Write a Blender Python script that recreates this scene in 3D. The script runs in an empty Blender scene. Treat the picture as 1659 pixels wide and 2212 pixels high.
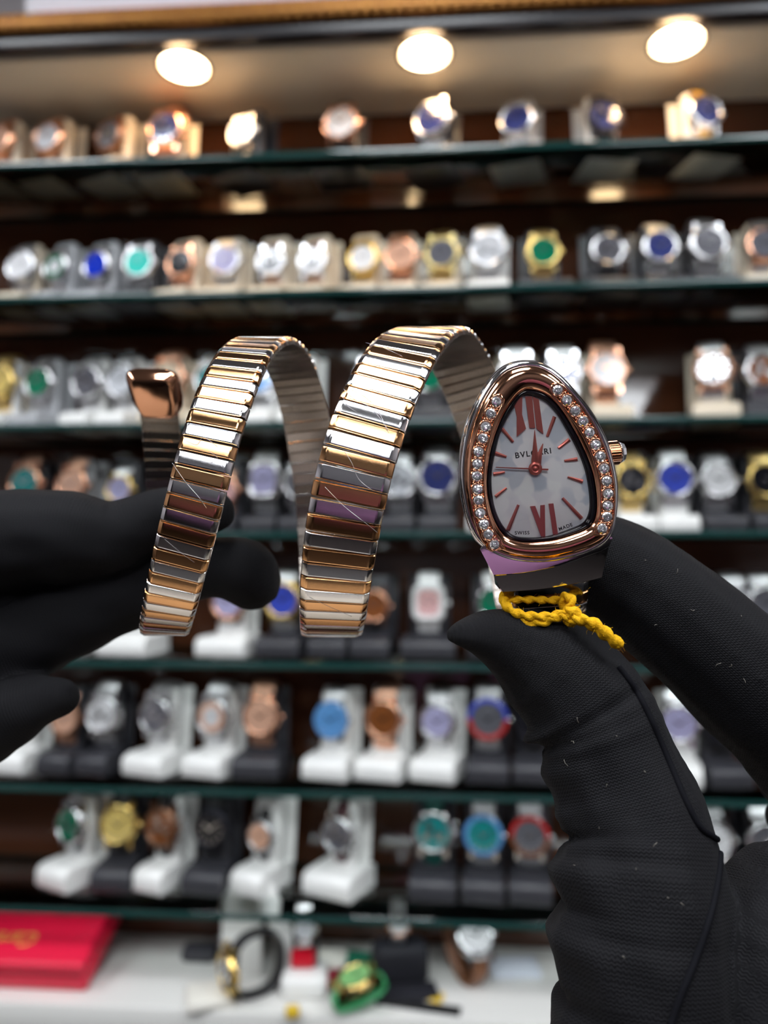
import bpy, bmesh, math, random
import numpy as np
from mathutils import Vector, Matrix, Euler
from mathutils.bvhtree import BVHTree

random.seed(7)
S = bpy.context.scene
COL = S.collection
PI = math.pi

# ------------------------------------------------------------------ camera, world, light, exposure
F = 1661.0                                   # focal length in pixels of the 1659 x 2212 frame
CAMZ = 1.35
cd = bpy.data.cameras.new('camera')
cam_o = bpy.data.objects.new('camera', cd); COL.objects.link(cam_o)
cam_o.location = (0, 0, CAMZ)
cam_o.rotation_euler = (math.radians(90 + 3.24), 0, math.radians(4.0))
cd.sensor_fit = 'VERTICAL'; cd.sensor_height = 26.0 * 2212 / F; cd.lens = 26.0
cd.clip_start = 0.01; cd.clip_end = 50
cd.dof.use_dof = True; cd.dof.focus_distance = 0.138; cd.dof.aperture_fstop = 26.0 / 2.35
S.camera = cam_o
CR = cam_o.rotation_euler.to_matrix()
CO = Vector(cam_o.location)

S.view_settings.view_transform = 'Standard'; S.view_settings.look = 'None'
S.view_settings.gamma = 1.0; S.view_settings.use_curve_mapping = False
S.view_settings.exposure = 0.6

w = bpy.data.worlds.new('world'); S.world = w; w.use_nodes = True
w.node_tree.nodes['Background'].inputs[0].default_value = (0.75, 0.8, 0.9, 1)
w.node_tree.nodes['Background'].inputs[1].default_value = 0.05

ROOM_LIGHT = 14.0        # emission of the shop's ceiling panels
DOWN_LIGHT = 36.0       # emission of the cabinet's downlights

def cam(px, py, d):
    """pixel + depth along the view axis -> world point"""
    return CO + CR @ Vector(((px - 829.5) / F * d, -(py - 1106) / F * d, -d))
def at(px, py, Y):
    """pixel ray met with the vertical plane y = Y"""
    v = CR @ Vector(((px - 829.5) / F, -(py - 1106) / F, -1.0))
    return CO + v * ((Y - CO.y) / v.y)

# ------------------------------------------------------------------ helpers
def tag(o, label=None, cat=None, group=None, kind=None):
    if label: o['label'] = label
    if cat: o['category'] = cat
    if group: o['group'] = group
    if kind: o['kind'] = kind
    return o
def empty(name, loc=(0, 0, 0), rot=None, label=None, cat=None, group=None):
    o = bpy.data.objects.new(name, None); COL.objects.link(o)
    o.empty_display_size = 0.01
    o.location = loc
    if rot is not None: o.rotation_euler = rot
    return tag(o, label, cat, group)
def obj(name, me, mat=None, parent=None, M=None):
    o = bpy.data.objects.new(name, me); COL.objects.link(o)
    if parent is not None: o.parent = parent
    if M is not None: o.matrix_local = M
    if mat is not None:
        if len(me.materials) == 0: me.materials.append(mat)
        if me.materials[0] is not mat:
            o.material_slots[0].link = 'OBJECT'; o.material_slots[0].material = mat
    return o
def mesh(name, V, Fc, smooth=True, mats=None, mi=None):
    me = bpy.data.meshes.new(name)
    me.from_pydata([tuple(v) for v in V], [], [tuple(f) for f in Fc])
    if smooth is True: me.polygons.foreach_set('use_smooth', [True] * len(me.polygons))
    if mats:
        for m in mats: me.materials.append(m)
    if mi is not None: me.polygons.foreach_set('material_index', mi)
    me.update()
    return me
class MB:
    """collects shapes into one mesh"""
    def __init__(s): s.V = []; s.F = []; s.sm = []
    def add(s, V, Fc, smooth=True):
        n = len(s.V); s.V += [tuple(v) for v in V]
        s.F += [tuple(i + n for i in f) for f in Fc]; s.sm += [smooth] * len(Fc); return s
    def mesh(s, name, M=None):
        V = s.V if M is None else [tuple(M @ Vector(v)) for v in s.V]
        me = bpy.data.meshes.new(name); me.from_pydata(V, [], s.F)
        me.polygons.foreach_set('use_smooth', s.sm); me.update(); return me
def boxg(x0, x1, y0, y1, z0, z1):
    V = [(x, y, z) for z in (z0, z1) for y in (y0, y1) for x in (x0, x1)]
    return V, [(0, 2, 3, 1), (4, 5, 7, 6), (0, 1, 5, 4), (2, 6, 7, 3), (0, 4, 6, 2), (1, 3, 7, 5)]
def bevel_mesh(V, Fc, r, seg=2, name='box', smooth=True):
    bm = bmesh.new()
    vs = [bm.verts.new(v) for v in V]
    for f in Fc: bm.faces.new([vs[i] for i in f])
    bmesh.ops.recalc_face_normals(bm, faces=bm.faces)
    bmesh.ops.bevel(bm, geom=list(bm.edges), offset=r, segments=seg, profile=0.5, affect='EDGES')
    me = bpy.data.meshes.new(name); bm.to_mesh(me); bm.free()
    if smooth:
        me.polygons.foreach_set('use_smooth', [True] * len(me.polygons))
        try: me.set_sharp_from_angle(angle=math.radians(35))
        except Exception: pass
    return me
def bbox(x0, x1, y0, y1, z0, z1, r=0.001, seg=2, name='box'):
    V, Fc = boxg(x0, x1, y0, y1, z0, z1)
    return bevel_mesh(V, Fc, r, seg, name)
def lathe(prof, n=32, axis='z', cap0=True, cap1=True):
    V = []; Fc = []
    for r, h in prof:
        for k in range(n):
            a = 2 * PI * k / n
            c, s_ = r * math.cos(a), r * math.sin(a)
            V.append((c, s_, h) if axis == 'z' else ((h, c, s_) if axis == 'x' else (c, -h, s_)))
    for i in range(len(prof) - 1):
        for k in range(n):
            k2 = (k + 1) % n
            Fc.append((i * n + k, i * n + k2, (i + 1) * n + k2, (i + 1) * n + k))
    if cap0: Fc.append(tuple(range(n))[::-1])
    if cap1: Fc.append(tuple((len(prof) - 1) * n + k for k in range(n)))
    return V, Fc
def tube(P, r, n=8, closed=False, caps=True, twist=None):
    P = [Vector(p) for p in P]; m = len(P)
    rs = r if isinstance(r, (list, tuple)) else [r] * m
    V = []; Fc = []; nrm = None
    for i in range(m):
        a = P[(i - 1) % m] if (closed or i > 0) else P[i]
        b = P[(i + 1) % m] if (closed or i < m - 1) else P[i]
        t = (b - a).normalized()
        if nrm is None:
            nrm = t.orthogonal().normalized()
        nrm = (nrm - t * nrm.dot(t)).normalized()
        bi = t.cross(nrm)
        for k in range(n):
            an = 2 * PI * k / n
            rr = rs[i]
            if twist:                           # twisted two-ply yarn
                rr *= 1 + 0.28 * math.cos(2 * (an - twist * i))
            V.append(P[i] + nrm * (rr * math.cos(an)) + bi * (rr * math.sin(an)))
    for i in range(m if closed else m - 1):
        for k in range(n):
            k2 = (k + 1) % n; j = (i + 1) % m
            Fc.append((i * n + k, i * n + k2, j * n + k2, j * n + k))
    if caps and not closed:
        Fc.append(tuple(range(n))[::-1]); Fc.append(tuple((m - 1) * n + k for k in range(n)))
    return V, Fc
def catmull(P, sub=8, closed=False):
    P = np.array(P, float); m = len(P); out = []
    rng = range(m) if closed else range(m - 1)
    for i in rng:
        if closed: a, b, c, d = P[i - 1], P[i], P[(i + 1) % m], P[(i + 2) % m]
        else: a, b, c, d = P[max(i - 1, 0)], P[i], P[i + 1], P[min(i + 2, m - 1)]
        for k in range(sub):
            t = k / sub
            out.append(0.5 * (2 * b + (c - a) * t + (2 * a - 5 * b + 4 * c - d) * t * t + (3 * b - a - 3 * c + d) * t ** 3))
    if not closed: out.append(P[-1])
    return np.array(out)
def loft(rows, closed=True, cap0=False, cap1=False):
    n = len(rows[0]); V = [p for r in rows for p in r]; Fc = []
    for i in range(len(rows) - 1):
        for k in range(n if closed else n - 1):
            k2 = (k + 1) % n
            Fc.append((i * n + k, i * n + k2, (i + 1) * n + k2, (i + 1) * n + k))
    if cap0: Fc.append(tuple(range(n))[::-1])
    if cap1: Fc.append(tuple((len(rows) - 1) * n + k for k in range(n)))
    return V, Fc

# ------------------------------------------------------------------ materials
def mat(name, col, rough=0.5, metal=0.0, spec=0.5, coat=0.0, noise=None, bump=None, emit=None, alpha=None):
    m = bpy.data.materials.new(name); m.use_nodes = True
    nt = m.node_tree; b = nt.nodes['Principled BSDF']
    b.inputs['Base Color'].default_value = (*col, 1); b.inputs['Roughness'].default_value = rough
    b.inputs['Metallic'].default_value = metal; b.inputs['Specular IOR Level'].default_value = spec
    b.inputs['Coat Weight'].default_value = coat
    if emit: b.inputs['Emission Color'].default_value = (*emit[0], 1); b.inputs['Emission Strength'].default_value = emit[1]
    if noise:                                   # (scale, second colour[, stretch])
        tc = nt.nodes.new('ShaderNodeTexCoord'); mp = nt.nodes.new('ShaderNodeMapping')
        nz = nt.nodes.new('ShaderNodeTexNoise'); mx = nt.nodes.new('ShaderNodeMix'); mx.data_type = 'RGBA'
        nz.inputs['Scale'].default_value = noise[0]; nz.inputs['Detail'].default_value = 4
        if len(noise) > 2: mp.inputs['Scale'].default_value = noise[2]
        nt.links.new(tc.outputs['Object'], mp.inputs[0]); nt.links.new(mp.outputs[0], nz.inputs['Vector'])
        nt.links.new(nz.outputs[0], mx.inputs[0])
        mx.inputs[6].default_value = (*col, 1); mx.inputs[7].default_value = (*noise[1], 1)
        nt.links.new(mx.outputs[2], b.inputs['Base Color'])
    if bump:                                    # (scale, strength, distance)
        tc = nt.nodes.new('ShaderNodeTexCoord'); nz = nt.nodes.new('ShaderNodeTexNoise'); bp = nt.nodes.new('ShaderNodeBump')
        nz.inputs['Scale'].default_value = bump[0]; nz.inputs['Detail'].default_value = 3
        bp.inputs['Strength'].default_value = bump[1]; bp.inputs['Distance'].default_value = bump[2]
        nt.links.new(tc.outputs['Object'], nz.inputs['Vector']); nt.links.new(nz.outputs[0], bp.inputs['Height'])
        nt.links.new(bp.outputs[0], b.inputs['Normal'])
    return m
def emission(name, col, st):
    m = bpy.data.materials.new(name); m.use_nodes = True; nt = m.node_tree
    nt.nodes.remove(nt.nodes['Principled BSDF'])
    e = nt.nodes.new('ShaderNodeEmission'); e.inputs[0].default_value = (*col, 1); e.inputs[1].default_value = st
    nt.links.new(e.outputs[0], nt.nodes['Material Output'].inputs[0]); return m
def clear_glass(name, tint=(1, 1, 1), refl=1.0, rough=0.02):
    m = bpy.data.materials.new(name); m.use_nodes = True; nt = m.node_tree
    nt.nodes.remove(nt.nodes['Principled BSDF'])
    t = nt.nodes.new('ShaderNodeBsdfTransparent'); t.inputs[0].default_value = (*tint, 1)
    g = nt.nodes.new('ShaderNodeBsdfGlossy'); g.inputs['Roughness'].default_value = rough
    fr = nt.nodes.new('ShaderNodeFresnel'); fr.inputs[0].default_value = 1.48
    mu = nt.nodes.new('ShaderNodeMath'); mu.operation = 'MULTIPLY'; mu.inputs[1].default_value = refl; mu.use_clamp = True
    mx = nt.nodes.new('ShaderNodeMixShader')
    nt.links.new(fr.outputs[0], mu.inputs[0]); nt.links.new(mu.outputs[0], mx.inputs[0])
    nt.links.new(t.outputs[0], mx.inputs[1]); nt.links.new(g.outputs[0], mx.inputs[2])
    nt.links.new(mx.outputs[0], nt.nodes['Material Output'].inputs[0]); return m

M = {}
M['steel'] = mat('steel', (0.70, 0.70, 0.71), 0.11, 1.0)
M['polished'] = mat('polished_steel', (0.86, 0.85, 0.86), 0.07, 1.0, bump=(260, 0.05, 0.0006))
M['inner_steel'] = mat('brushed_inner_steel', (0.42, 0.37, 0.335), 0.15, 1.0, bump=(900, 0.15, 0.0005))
M['rose'] = mat('rose_gold', (0.86, 0.47, 0.31), 0.13, 1.0)
M['rose_polished'] = mat('polished_rose_gold', (0.90, 0.46, 0.28), 0.08, 1.0)
M['link_rose'] = mat('link_rose_gold', (0.86, 0.47, 0.22), 0.09, 1.0, bump=(320, 0.07, 0.0006))
M['link_steel'] = mat('link_steel', (0.84, 0.83, 0.84), 0.09, 1.0, bump=(320, 0.07, 0.0006))
M['brushed'] = mat('brushed_steel', (0.74, 0.74, 0.75), 0.34, 1.0)
M['rose_brushed'] = mat('brushed_rose_gold', (0.88, 0.50, 0.34), 0.32, 1.0)
M['gold_brushed'] = mat('brushed_gold', (0.88, 0.64, 0.26), 0.32, 1.0)
M['gold'] = mat('yellow_gold', (0.90, 0.66, 0.24), 0.2, 1.0)
M['olive'] = mat('pale_gold', (0.62, 0.50, 0.22), 0.25, 1.0)
M['brown_metal'] = mat('bronze_metal', (0.36, 0.19, 0.12), 0.3, 1.0)
M['black_metal'] = mat('black_metal', (0.03, 0.03, 0.04), 0.3, 0.8)
M['ceramic'] = mat('white_ceramic', (0.85, 0.85, 0.84), 0.2, 0, coat=0.3)
M['black_strap'] = mat('black_leather', (0.012, 0.012, 0.014), 0.5)
M['brown_strap'] = mat('brown_leather', (0.22, 0.09, 0.04), 0.5)
M['wine_strap'] = mat('burgundy_leather', (0.07, 0.015, 0.02), 0.5)
M['green_strap'] = mat('green_rubber', (0.0, 0.10, 0.08), 0.45)
M['yellow_strap'] = mat('yellow_strap', (0.75, 0.40, 0.02), 0.45)
for n_, c_ in dict(white=(0.82, 0.82, 0.84), silver=(0.6, 0.62, 0.66), navy=(0.03, 0.04, 0.16), blue=(0.01, 0.04, 0.55),
                   turquoise=(0.03, 0.62, 0.52), black=(0.012, 0.012, 0.016), grey=(0.12, 0.12, 0.14), green=(0.0, 0.16, 0.08),
                   lilac=(0.42, 0.40, 0.62), pink=(0.75, 0.45, 0.45), brown=(0.22, 0.07, 0.02), sky=(0.12, 0.32, 0.66),
                   teal=(0.01, 0.22, 0.22), red=(0.55, 0.02, 0.02), rosy=(0.70, 0.40, 0.28), golden=(0.70, 0.52, 0.16),
                   royal=(0.05, 0.08, 0.5), cream=(0.75, 0.66, 0.5)).items():
    M['d_' + n_] = mat('dial_' + n_, c_, 0.12, 0.0, spec=0.35, coat=0.25)
M['stand_white'] = mat('white_stand_plastic', (0.84, 0.84, 0.82), 0.35)
M['stand_black'] = mat('black_stand_plastic', (0.035, 0.035, 0.042), 0.4)
M['stand_beige'] = mat('beige_stand_plastic', (0.72, 0.62, 0.48), 0.35)
M['stand_grey'] = mat('grey_stand_plastic', (0.42, 0.43, 0.45), 0.35)
M['wood'] = mat('dark_glossy_wood', (0.10, 0.034, 0.015), 0.14, 0, 0.5, 0.3, noise=(5, (0.055, 0.019, 0.009), (1, 1, 9)))
M['frame_dark'] = mat('dark_frame', (0.012, 0.010, 0.013), 0.3)
M['gilt'] = mat('gilt_moulding', (0.42, 0.19, 0.035), 0.4, 0.6, noise=(60, (0.24, 0.09, 0.02)))
M['soffit'] = mat('beige_soffit', (0.90, 0.80, 0.64), 0.5)
M['glass'] = clear_glass('shelf_glass', (0.94, 0.97, 0.955), 1.0)
M['glass_edge'] = mat('green_glass_edge', (0.010, 0.050, 0.046), 0.08, 0, 0.6)
M['glass_front'] = M['glass_edge']
M['counter'] = mat('white_counter', (0.74, 0.73, 0.70), 0.3)
M['wall'] = mat('shop_wall', (0.46, 0.42, 0.43), 0.7)
M['wall_dark'] = mat('dark_shop_wall', (0.03, 0.026, 0.03), 0.6)
M['purple'] = mat('purple_reflection_panel', (0.34, 0.15, 0.29), 0.5)  # colour of the added panel that the watch metal reflects
M['ceiling'] = mat('ceiling_grey', (0.30, 0.29, 0.29), 0.8)
M['floor'] = mat('floor_tile', (0.035, 0.028, 0.026), 0.4)
M['panel'] = emission('ceiling_panel_light', (0.92, 0.96, 1.0), ROOM_LIGHT)
M['down'] = emission('warm_downlight', (1.0, 0.66, 0.36), DOWN_LIGHT)
M['red_box'] = mat('red_box', (0.74, 0.004, 0.045), 0.4)
M['gold_print'] = mat('gold_print', (0.95, 0.50, 0.10), 0.5, 0.2)
M['sign_white'] = mat('sign_white', (0.62, 0.60, 0.64), 0.6)
M['sign_red'] = mat('sign_red', (0.62, 0.05, 0.08), 0.6)
M['black_cloth'] = mat('black_cloth', (0.010, 0.010, 0.016), 0.7)
M['paper'] = mat('white_paper', (0.80, 0.77, 0.70), 0.6)
M['yellow_tag'] = mat('yellow_tag', (0.75, 0.50, 0.03), 0.5)
M['red_plastic'] = mat('red_plastic', (0.65, 0.0, 0.02), 0.4)
M['green_plastic'] = mat('green_plastic', (0.06, 0.42, 0.16), 0.35)

# ================================================================== STRUCTURE
SF, SB = 0.80, 0.935                         # shelf front and back (y)
ZC = CAMZ
XL, XR = -0.80, 0.62
def struct(name, me, m, parent=None):
    o = obj(name, me, m, parent)
    if parent is None: o['kind'] = 'structure'
    return o
# the shop itself
struct('floor', MB().add(*boxg(-2.6, 2.6, -2.4, 1.5, -0.05, 0)).mesh('floor'), M['floor'])
ceil = struct('ceiling', MB().add(*boxg(-2.6, 2.6, -2.4, 1.5, 2.7, 2.75)).mesh('ceiling'), M['ceiling'])
struct('wall_back', MB().add(*boxg(-2.6, 2.6, 1.30, 1.35, 0, 2.7)).mesh('wall_back'), M['wall'])
struct('wall_front', MB().add(*boxg(-2.6, 2.6, -2.4, -2.35, 0, 2.7)).mesh('wall_front'), M['wall_dark'])
struct('wall_left', MB().add(*boxg(-2.65, -2.6, -2.4, 1.35, 0, 2.7)).mesh('wall_left'), M['wall'])
struct('wall_right', MB().add(*boxg(2.6, 2.65, -2.4, 1.35, 0, 2.7)).mesh('wall_right'), M['wall'])
pm = bbox(-0.1, 1.0, -2.349, -2.32, 0.35, 1.15, 0.004, name='purple_panel')  # added out of view so the watch metal picks up purple reflections
tag(obj('reflection_panel', pm, M['purple']), 'unseen purple panel added behind the camera for reflections in the metal', 'panel')
k = 0
for yy in (-1.7, -0.22):
    for xx in (-1.3, 0.0, 1.3):
        e = empty('ceiling_panel_light', (xx, yy, 2.7), label='square ceiling light panel, %s row, %s column' % (
            ('rear', 'front')[yy > -1.2], ('left', 'centre', 'right')[(xx > -1) + (xx > 1)]), cat='ceiling light', group='ceiling light panels')
        obj('frame', bbox(-0.31, 0.31, -0.31, 0.31, -0.012, -0.001, 0.003, name='panel_frame'), M['ceiling'], e)
        obj('diffuser', MB().add(*boxg(-0.28, 0.28, -0.28, 0.28, -0.016, -0.0125)).mesh('diffuser'), M['panel'], e)

# display cabinet
ZTOP = ZC + 0.556                            # underside of the cabinet's top
cab = empty('display_cabinet', (0, SF, 0)); tag(cab, kind='structure')
def L(x, y, z): return (x, y - SF, z)
def cpart(name, x0, x1, y0, y1, z0, z1, m, r=0.001):
    return obj(name, bbox(x0, x1, y0 - SF, y1 - SF, z0, z1, r, name=name), m, cab)
cpart('back_panel', XL, XR, SB + 0.006, SB + 0.022, 0.02, ZTOP + 0.02, M['wood'])
cpart('side_panel', XL - 0.02, XL - 0.001, SF - 0.01, SB + 0.022, 0.02, ZTOP + 0.02, M['wood'])
cpart('side_panel', XR + 0.001, XR + 0.02, SF - 0.01, SB + 0.022, 0.02, ZTOP + 0.02, M['wood'])
cpart('top_board', XL, XR, SF + 0.006, SB + 0.005, ZTOP, ZTOP + 0.016, M['soffit'])
zf = at(829, 75, SF - 0.004).z
cpart('front_rail', XL - 0.02, XR + 0.02, SF - 0.012, SF + 0.005, zf, zf + 0.013, M['frame_dark'])
gm = cpart('gilt_moulding', XL - 0.02, XR + 0.02, SF - 0.020, SF + 0.005, zf + 0.0135, zf + 0.034, M['gilt'], 0.004)
mb = MB(); x = XL
bead = lathe([(0.0001, -0.004), (0.003, -0.003), (0.0042, 0), (0.003, 0.003), (0.0001, 0.004)], 8, 'x', False, False)
while x < XR:
    for zz in (0.019, 0.028):
        mb.add([(v[0] + x + (0.006 if zz > 0.02 else 0), v[1] - 0.020, v[2] + zf + zz) for v in bead[0]], bead[1])
    x += 0.012
o = obj('carved_ornament', mb.mesh('carved_ornament'), M['gilt'], gm); o['kind'] = 'stuff'
# downlights
for i, (px, py) in enumerate(((398, 142), (918, 114), (1462, 88))):
    v = CR @ Vector(((px - 829.5) / F, -(py - 1106) / F, -1.0)); p = CO + v * ((ZTOP - CO.z) / v.z)
    d = empty('recessed_downlight', (p.x, p.y, ZTOP), label='round warm recessed downlight, %s in the cabinet soffit' % ('leftmost of three', 'middle of three', 'rightmost of three')[i],
              cat='downlight', group='cabinet downlights')
    V, Fc = lathe([(0.0262, -0.0005), (0.031, -0.0005), (0.0305, -0.0035), (0.0265, -0.0030), (0.0262, -0.0005)], 40, cap0=False, cap1=False)
    obj('trim_ring', mesh('trim_ring', V, Fc), M['steel'], d)
    V, Fc = lathe([(0.0242, -0.0008), (0.0240, -0.0022), (0.021, -0.0042), (0.014, -0.0055), (0.001, -0.0060)], 40)
    obj('lens', mesh('lens', V, Fc), M['down'], d)

SHELF_PY = [320, 620, 906, 1148, 1434, 1714, 1986]      # front edge at picture centre
SHELF_Z = [at(829, py, SF).z for py in SHELF_PY]
SHELF_WORD = ['top', 'second', 'third', 'fourth', 'fifth', 'sixth', 'seventh']
for i, z in enumerate(SHELF_Z):
    e = empty('glass_shelf', (0, SF, z), label='green-edged clear glass shelf, %s' % ('topmost in the cabinet' if i == 0 else 'lowest in the cabinet' if i == 6 else SHELF_WORD[i] + ' from the top'),
              cat='shelf', group='glass shelves in the cabinet')
    obj('pane', MB().add(*boxg(XL + 0.001, XR - 0.001, 0.0025, SB - SF, -0.006, 0)).mesh('pane'), M['glass'], e)
    obj('front_edge', bbox(XL + 0.001, XR - 0.001, 0, 0.0022, -0.0062, 0.0, 0.0006, name='front_edge'), M['glass_edge'], e)
    obj('back_edge', MB().add(*boxg(XL + 0.001, XR - 0.001, SB - SF, SB - SF + 0.003, -0.006, 0)).mesh('back_edge'), M['glass_edge'], e)

# white counter under the shelves
ZK = at(829, 2198, SF - 0.01).z
struct('counter_top', bbox(XL, XR, SF - 0.012, SB + 0.005, ZK - 0.03, ZK, 0.002, name='counter_top'), M['counter'])
# unseen counter added below the camera for pale reflections low on the coil
ct = empty('added_counter', (0, 0.1, 0), label='unseen pale-topped counter added below the camera for reflections in the coil', cat='counter')
obj('worktop', bbox(-1.2, 1.2, -0.06, 0.28, 0.86, 0.90, 0.004, name='worktop'), mat('counter_laminate', (0.42, 0.36, 0.29), 0.35), ct)
obj('body', bbox(-1.15, 1.15, -0.03, 0.25, 0.0, 0.859, 0.004, name='counter_body'), M['wood'], ct)
# sign above the cabinet
p0, p1 = at(62, 52, SF + 0.02), at(2100, -60, SF + 0.02)
zs = zf + 0.035
sg = empty('sign_board', (p0.x, SF + 0.012, zs), label='white board with a red lower border on top of the cabinet', cat='sign')
obj('board', bbox(0, XR - p0.x, 0, 0.012, 0.0192, 0.25, 0.001, name='board'), M['sign_white'], sg)
obj('red_border', bbox(0.012, XR - p0.x, -0.004, 0.012, 0.0, 0.019, 0.0005, name='red_border'), M['sign_red'], sg)

# ================================================================== HERO WATCH (camera-aligned frame)
HC_PX, HC_PY, HD = 1165, 1000, 0.135
PPM = F / HD                                 # pixels per metre at the head
head_w = cam(HC_PX, HC_PY, HD)
hero = empty('spiral_bracelet_watch', head_w, cam_o.rotation_euler,
             'two-tone spiral snake wristwatch with pear-shaped white dial held by gloved fingers', 'watch')
hc = Vector(((HC_PX - 829.5) / F * HD, -(HC_PY - 1106) / F * HD, -HD))      # head centre in camera axes
def hz(zx, zy, h=0.0):
    """zoom-crop pixel of the head -> local metres; h in millimetres towards the viewer"""
    px, py = 940 + zx / 3.252, 740 + zy / 3.252
    return Vector(((px - HC_PX) / PPM, -(py - HC_PY) / PPM, h / 1000))
CZ = (690, 900)
NA = 144
def outline(P):
    P = catmull(P, 8, True); d = P - np.array(CZ)
    a = np.arctan2(-d[:, 1], d[:, 0]); r = np.hypot(d[:, 0], d[:, 1])
    o_ = np.argsort(a); return a[o_], r[o_]
ANG = np.linspace(-PI, PI, NA, endpoint=False)
def rad(ol, ang=ANG): return np.interp(ang, ol[0], ol[1], period=2 * PI)
OUT = outline([(660,110),(740,122),(830,165),(920,240),(1010,340),(1100,450),(1170,560),(1220,660),(1255,760),(1280,870),(1300,980),(1303,1080),(1295,1200),(1275,1310),(1240,1390),(1150,1460),(1000,1515),(850,1548),(690,1556),(540,1538),(420,1495),(330,1430),(270,1360),(225,1250),(195,1120),(175,1000),(168,880),(180,750),(205,620),(240,510),(290,400),(340,310),(400,225),(470,160),(560,120)])
BEZ = outline([(670,150),(760,170),(860,235),(960,340),(1050,450),(1120,560),(1180,680),(1225,800),(1255,920),(1268,1050),(1265,1180),(1245,1300),(1200,1385),(1110,1445),(980,1492),(820,1526),(680,1532),(540,1512),(420,1468),(330,1400),(265,1290),(230,1180),(205,1040),(198,900),(210,760),(240,620),(285,490),(345,370),(412,270),(490,195),(580,158)])
INN = outline([(650,335),(740,355),(810,400),(880,480),(950,590),(1010,700),(1060,810),(1100,930),(1120,1050),(1125,1150),(1110,1240),(1065,1300),(960,1345),(840,1380),(720,1395),(600,1395),(510,1370),(450,1310),(405,1220),(375,1110),(362,1000),(370,880),(390,760),(425,640),(470,530),(530,430),(590,360)])
DIA = outline([(645,372),(720,388),(790,430),(860,510),(920,610),(975,710),(1025,820),(1060,930),(1080,1050),(1085,1150),(1070,1220),(1030,1270),(940,1310),(840,1345),(740,1365),(600,1365),(530,1340),(475,1280),(435,1200),(410,1110),(398,1000),(402,890),(425,770),(455,650),(495,560),(545,470),(595,395)])
RO, RB, RI, RD = rad(OUT), rad(BEZ) * .988, rad(INN), rad(DIA)
def ring(r, h): return [hz(CZ[0] + r[i] * math.cos(ANG[i]), CZ[1] - r[i] * math.sin(ANG[i]), h) for i in range(NA)]
rows = [ring(RO * 0.86, -7.5), ring(RO * 0.93, -7.0), ring(RO * 0.975, -5), ring(RO, -2.6), ring(RO, -1.6), ring(RO * 0.994, -1.2), ring(RO * 0.985, -1.15),
        ring(RO * 0.984, -0.75), ring(RO * .6 + RB * .4, -0.45), ring(RO * .3 + RB * .7, -0.15), ring(RB * 0.992, -0.12), ring(RB * 0.985, -0.6), ring(RI, -0.6)]
V, Fc = loft(rows, True, True)
case = obj('case', mesh('case', V, Fc), M['polished'], hero)
def dome(t):
    return float(np.interp(t, [0, .03, .1, .2, .32, .45, .62, .8, .92, 1], [-.3, .45, .95, 1.35, 1.60, 1.70, 1.70, 1.55, 1.25, .7]))
rows = []
for t in (0, .02, .05, .1, .16, .22, .3, .38, .46, .55, .64, .73, .82, .9, .96, 1.0):
    rows.append(ring(RB * (1 - t) + RI * t, dome(t)))
rows.append(ring(RI * .995, .2)); rows.append(ring(RI * .995, -.5))
V, Fc = loft(rows); bezel = obj('bezel', mesh('bezel', V, Fc), M['rose_polished'], hero)
tag(bezel, 'polished rose gold bezel set with clear stones')
M['gasket'] = mat('black_gasket', (0.004, 0.003, 0.006), 0.12)
V, Fc = loft([ring(RI * .994, .6), ring(RI * .985, .75), ring(RI * .965, .72), ring(RD * 1.01, .3), ring(RD, -.25)])
obj('gasket', mesh('gasket', V, Fc), M['gasket'], hero)
# mother-of-pearl dial
def pearl():
    m = bpy.data.materials.new('mother_of_pearl'); m.use_nodes = True; nt = m.node_tree; b = nt.nodes['Principled BSDF']
    tc = nt.nodes.new('ShaderNodeTexCoord'); vo = nt.nodes.new('ShaderNodeTexVoronoi'); nz = nt.nodes.new('ShaderNodeTexNoise')
    ad = nt.nodes.new('ShaderNodeVectorMath'); ad.operation = 'MULTIPLY_ADD'; ad.inputs[1].default_value = (.0016, .0016, .0016)
    nz.inputs['Scale'].default_value = 300; vo.inputs['Scale'].default_value = 330; vo.feature = 'SMOOTH_F1'; vo.inputs['Smoothness'].default_value = 0.35
    nt.links.new(tc.outputs['Object'], nz.inputs['Vector']); nt.links.new(nz.outputs['Color'], ad.inputs[0]); nt.links.new(tc.outputs['Object'], ad.inputs[2])
    nt.links.new(ad.outputs[0], vo.inputs['Vector'])
    cr = nt.nodes.new('ShaderNodeValToRGB'); cr.color_ramp.elements[0].position = .1; cr.color_ramp.elements[1].position = .8
    cr.color_ramp.elements[0].color = (.58, .63, .70, 1); cr.color_ramp.elements[1].color = (.95, .95, .93, 1)
    e = cr.color_ramp.elements.new(.45); e.color = (.88, .87, .88, 1)
    nt.links.new(vo.outputs['Color'], cr.inputs[0]); nt.links.new(cr.outputs[0], b.inputs['Base Color'])
    b.inputs['Roughness'].default_value = .3; b.inputs['Coat Weight'].default_value = .4
    return m
M['pearl'] = pearl()
dp = ring(RD * 1.005, -.2)
dial = obj('dial', mesh('dial', dp, [tuple(range(NA))], False), M['pearl'], hero); tag(dial, 'white mother-of-pearl dial')
M['marker'] = mat('rose_red_marker', (0.62, 0.17, 0.14), 0.28, 0.75)
M['ink'] = mat('black_ink', (0.01, 0.01, 0.012), 0.5)
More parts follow.
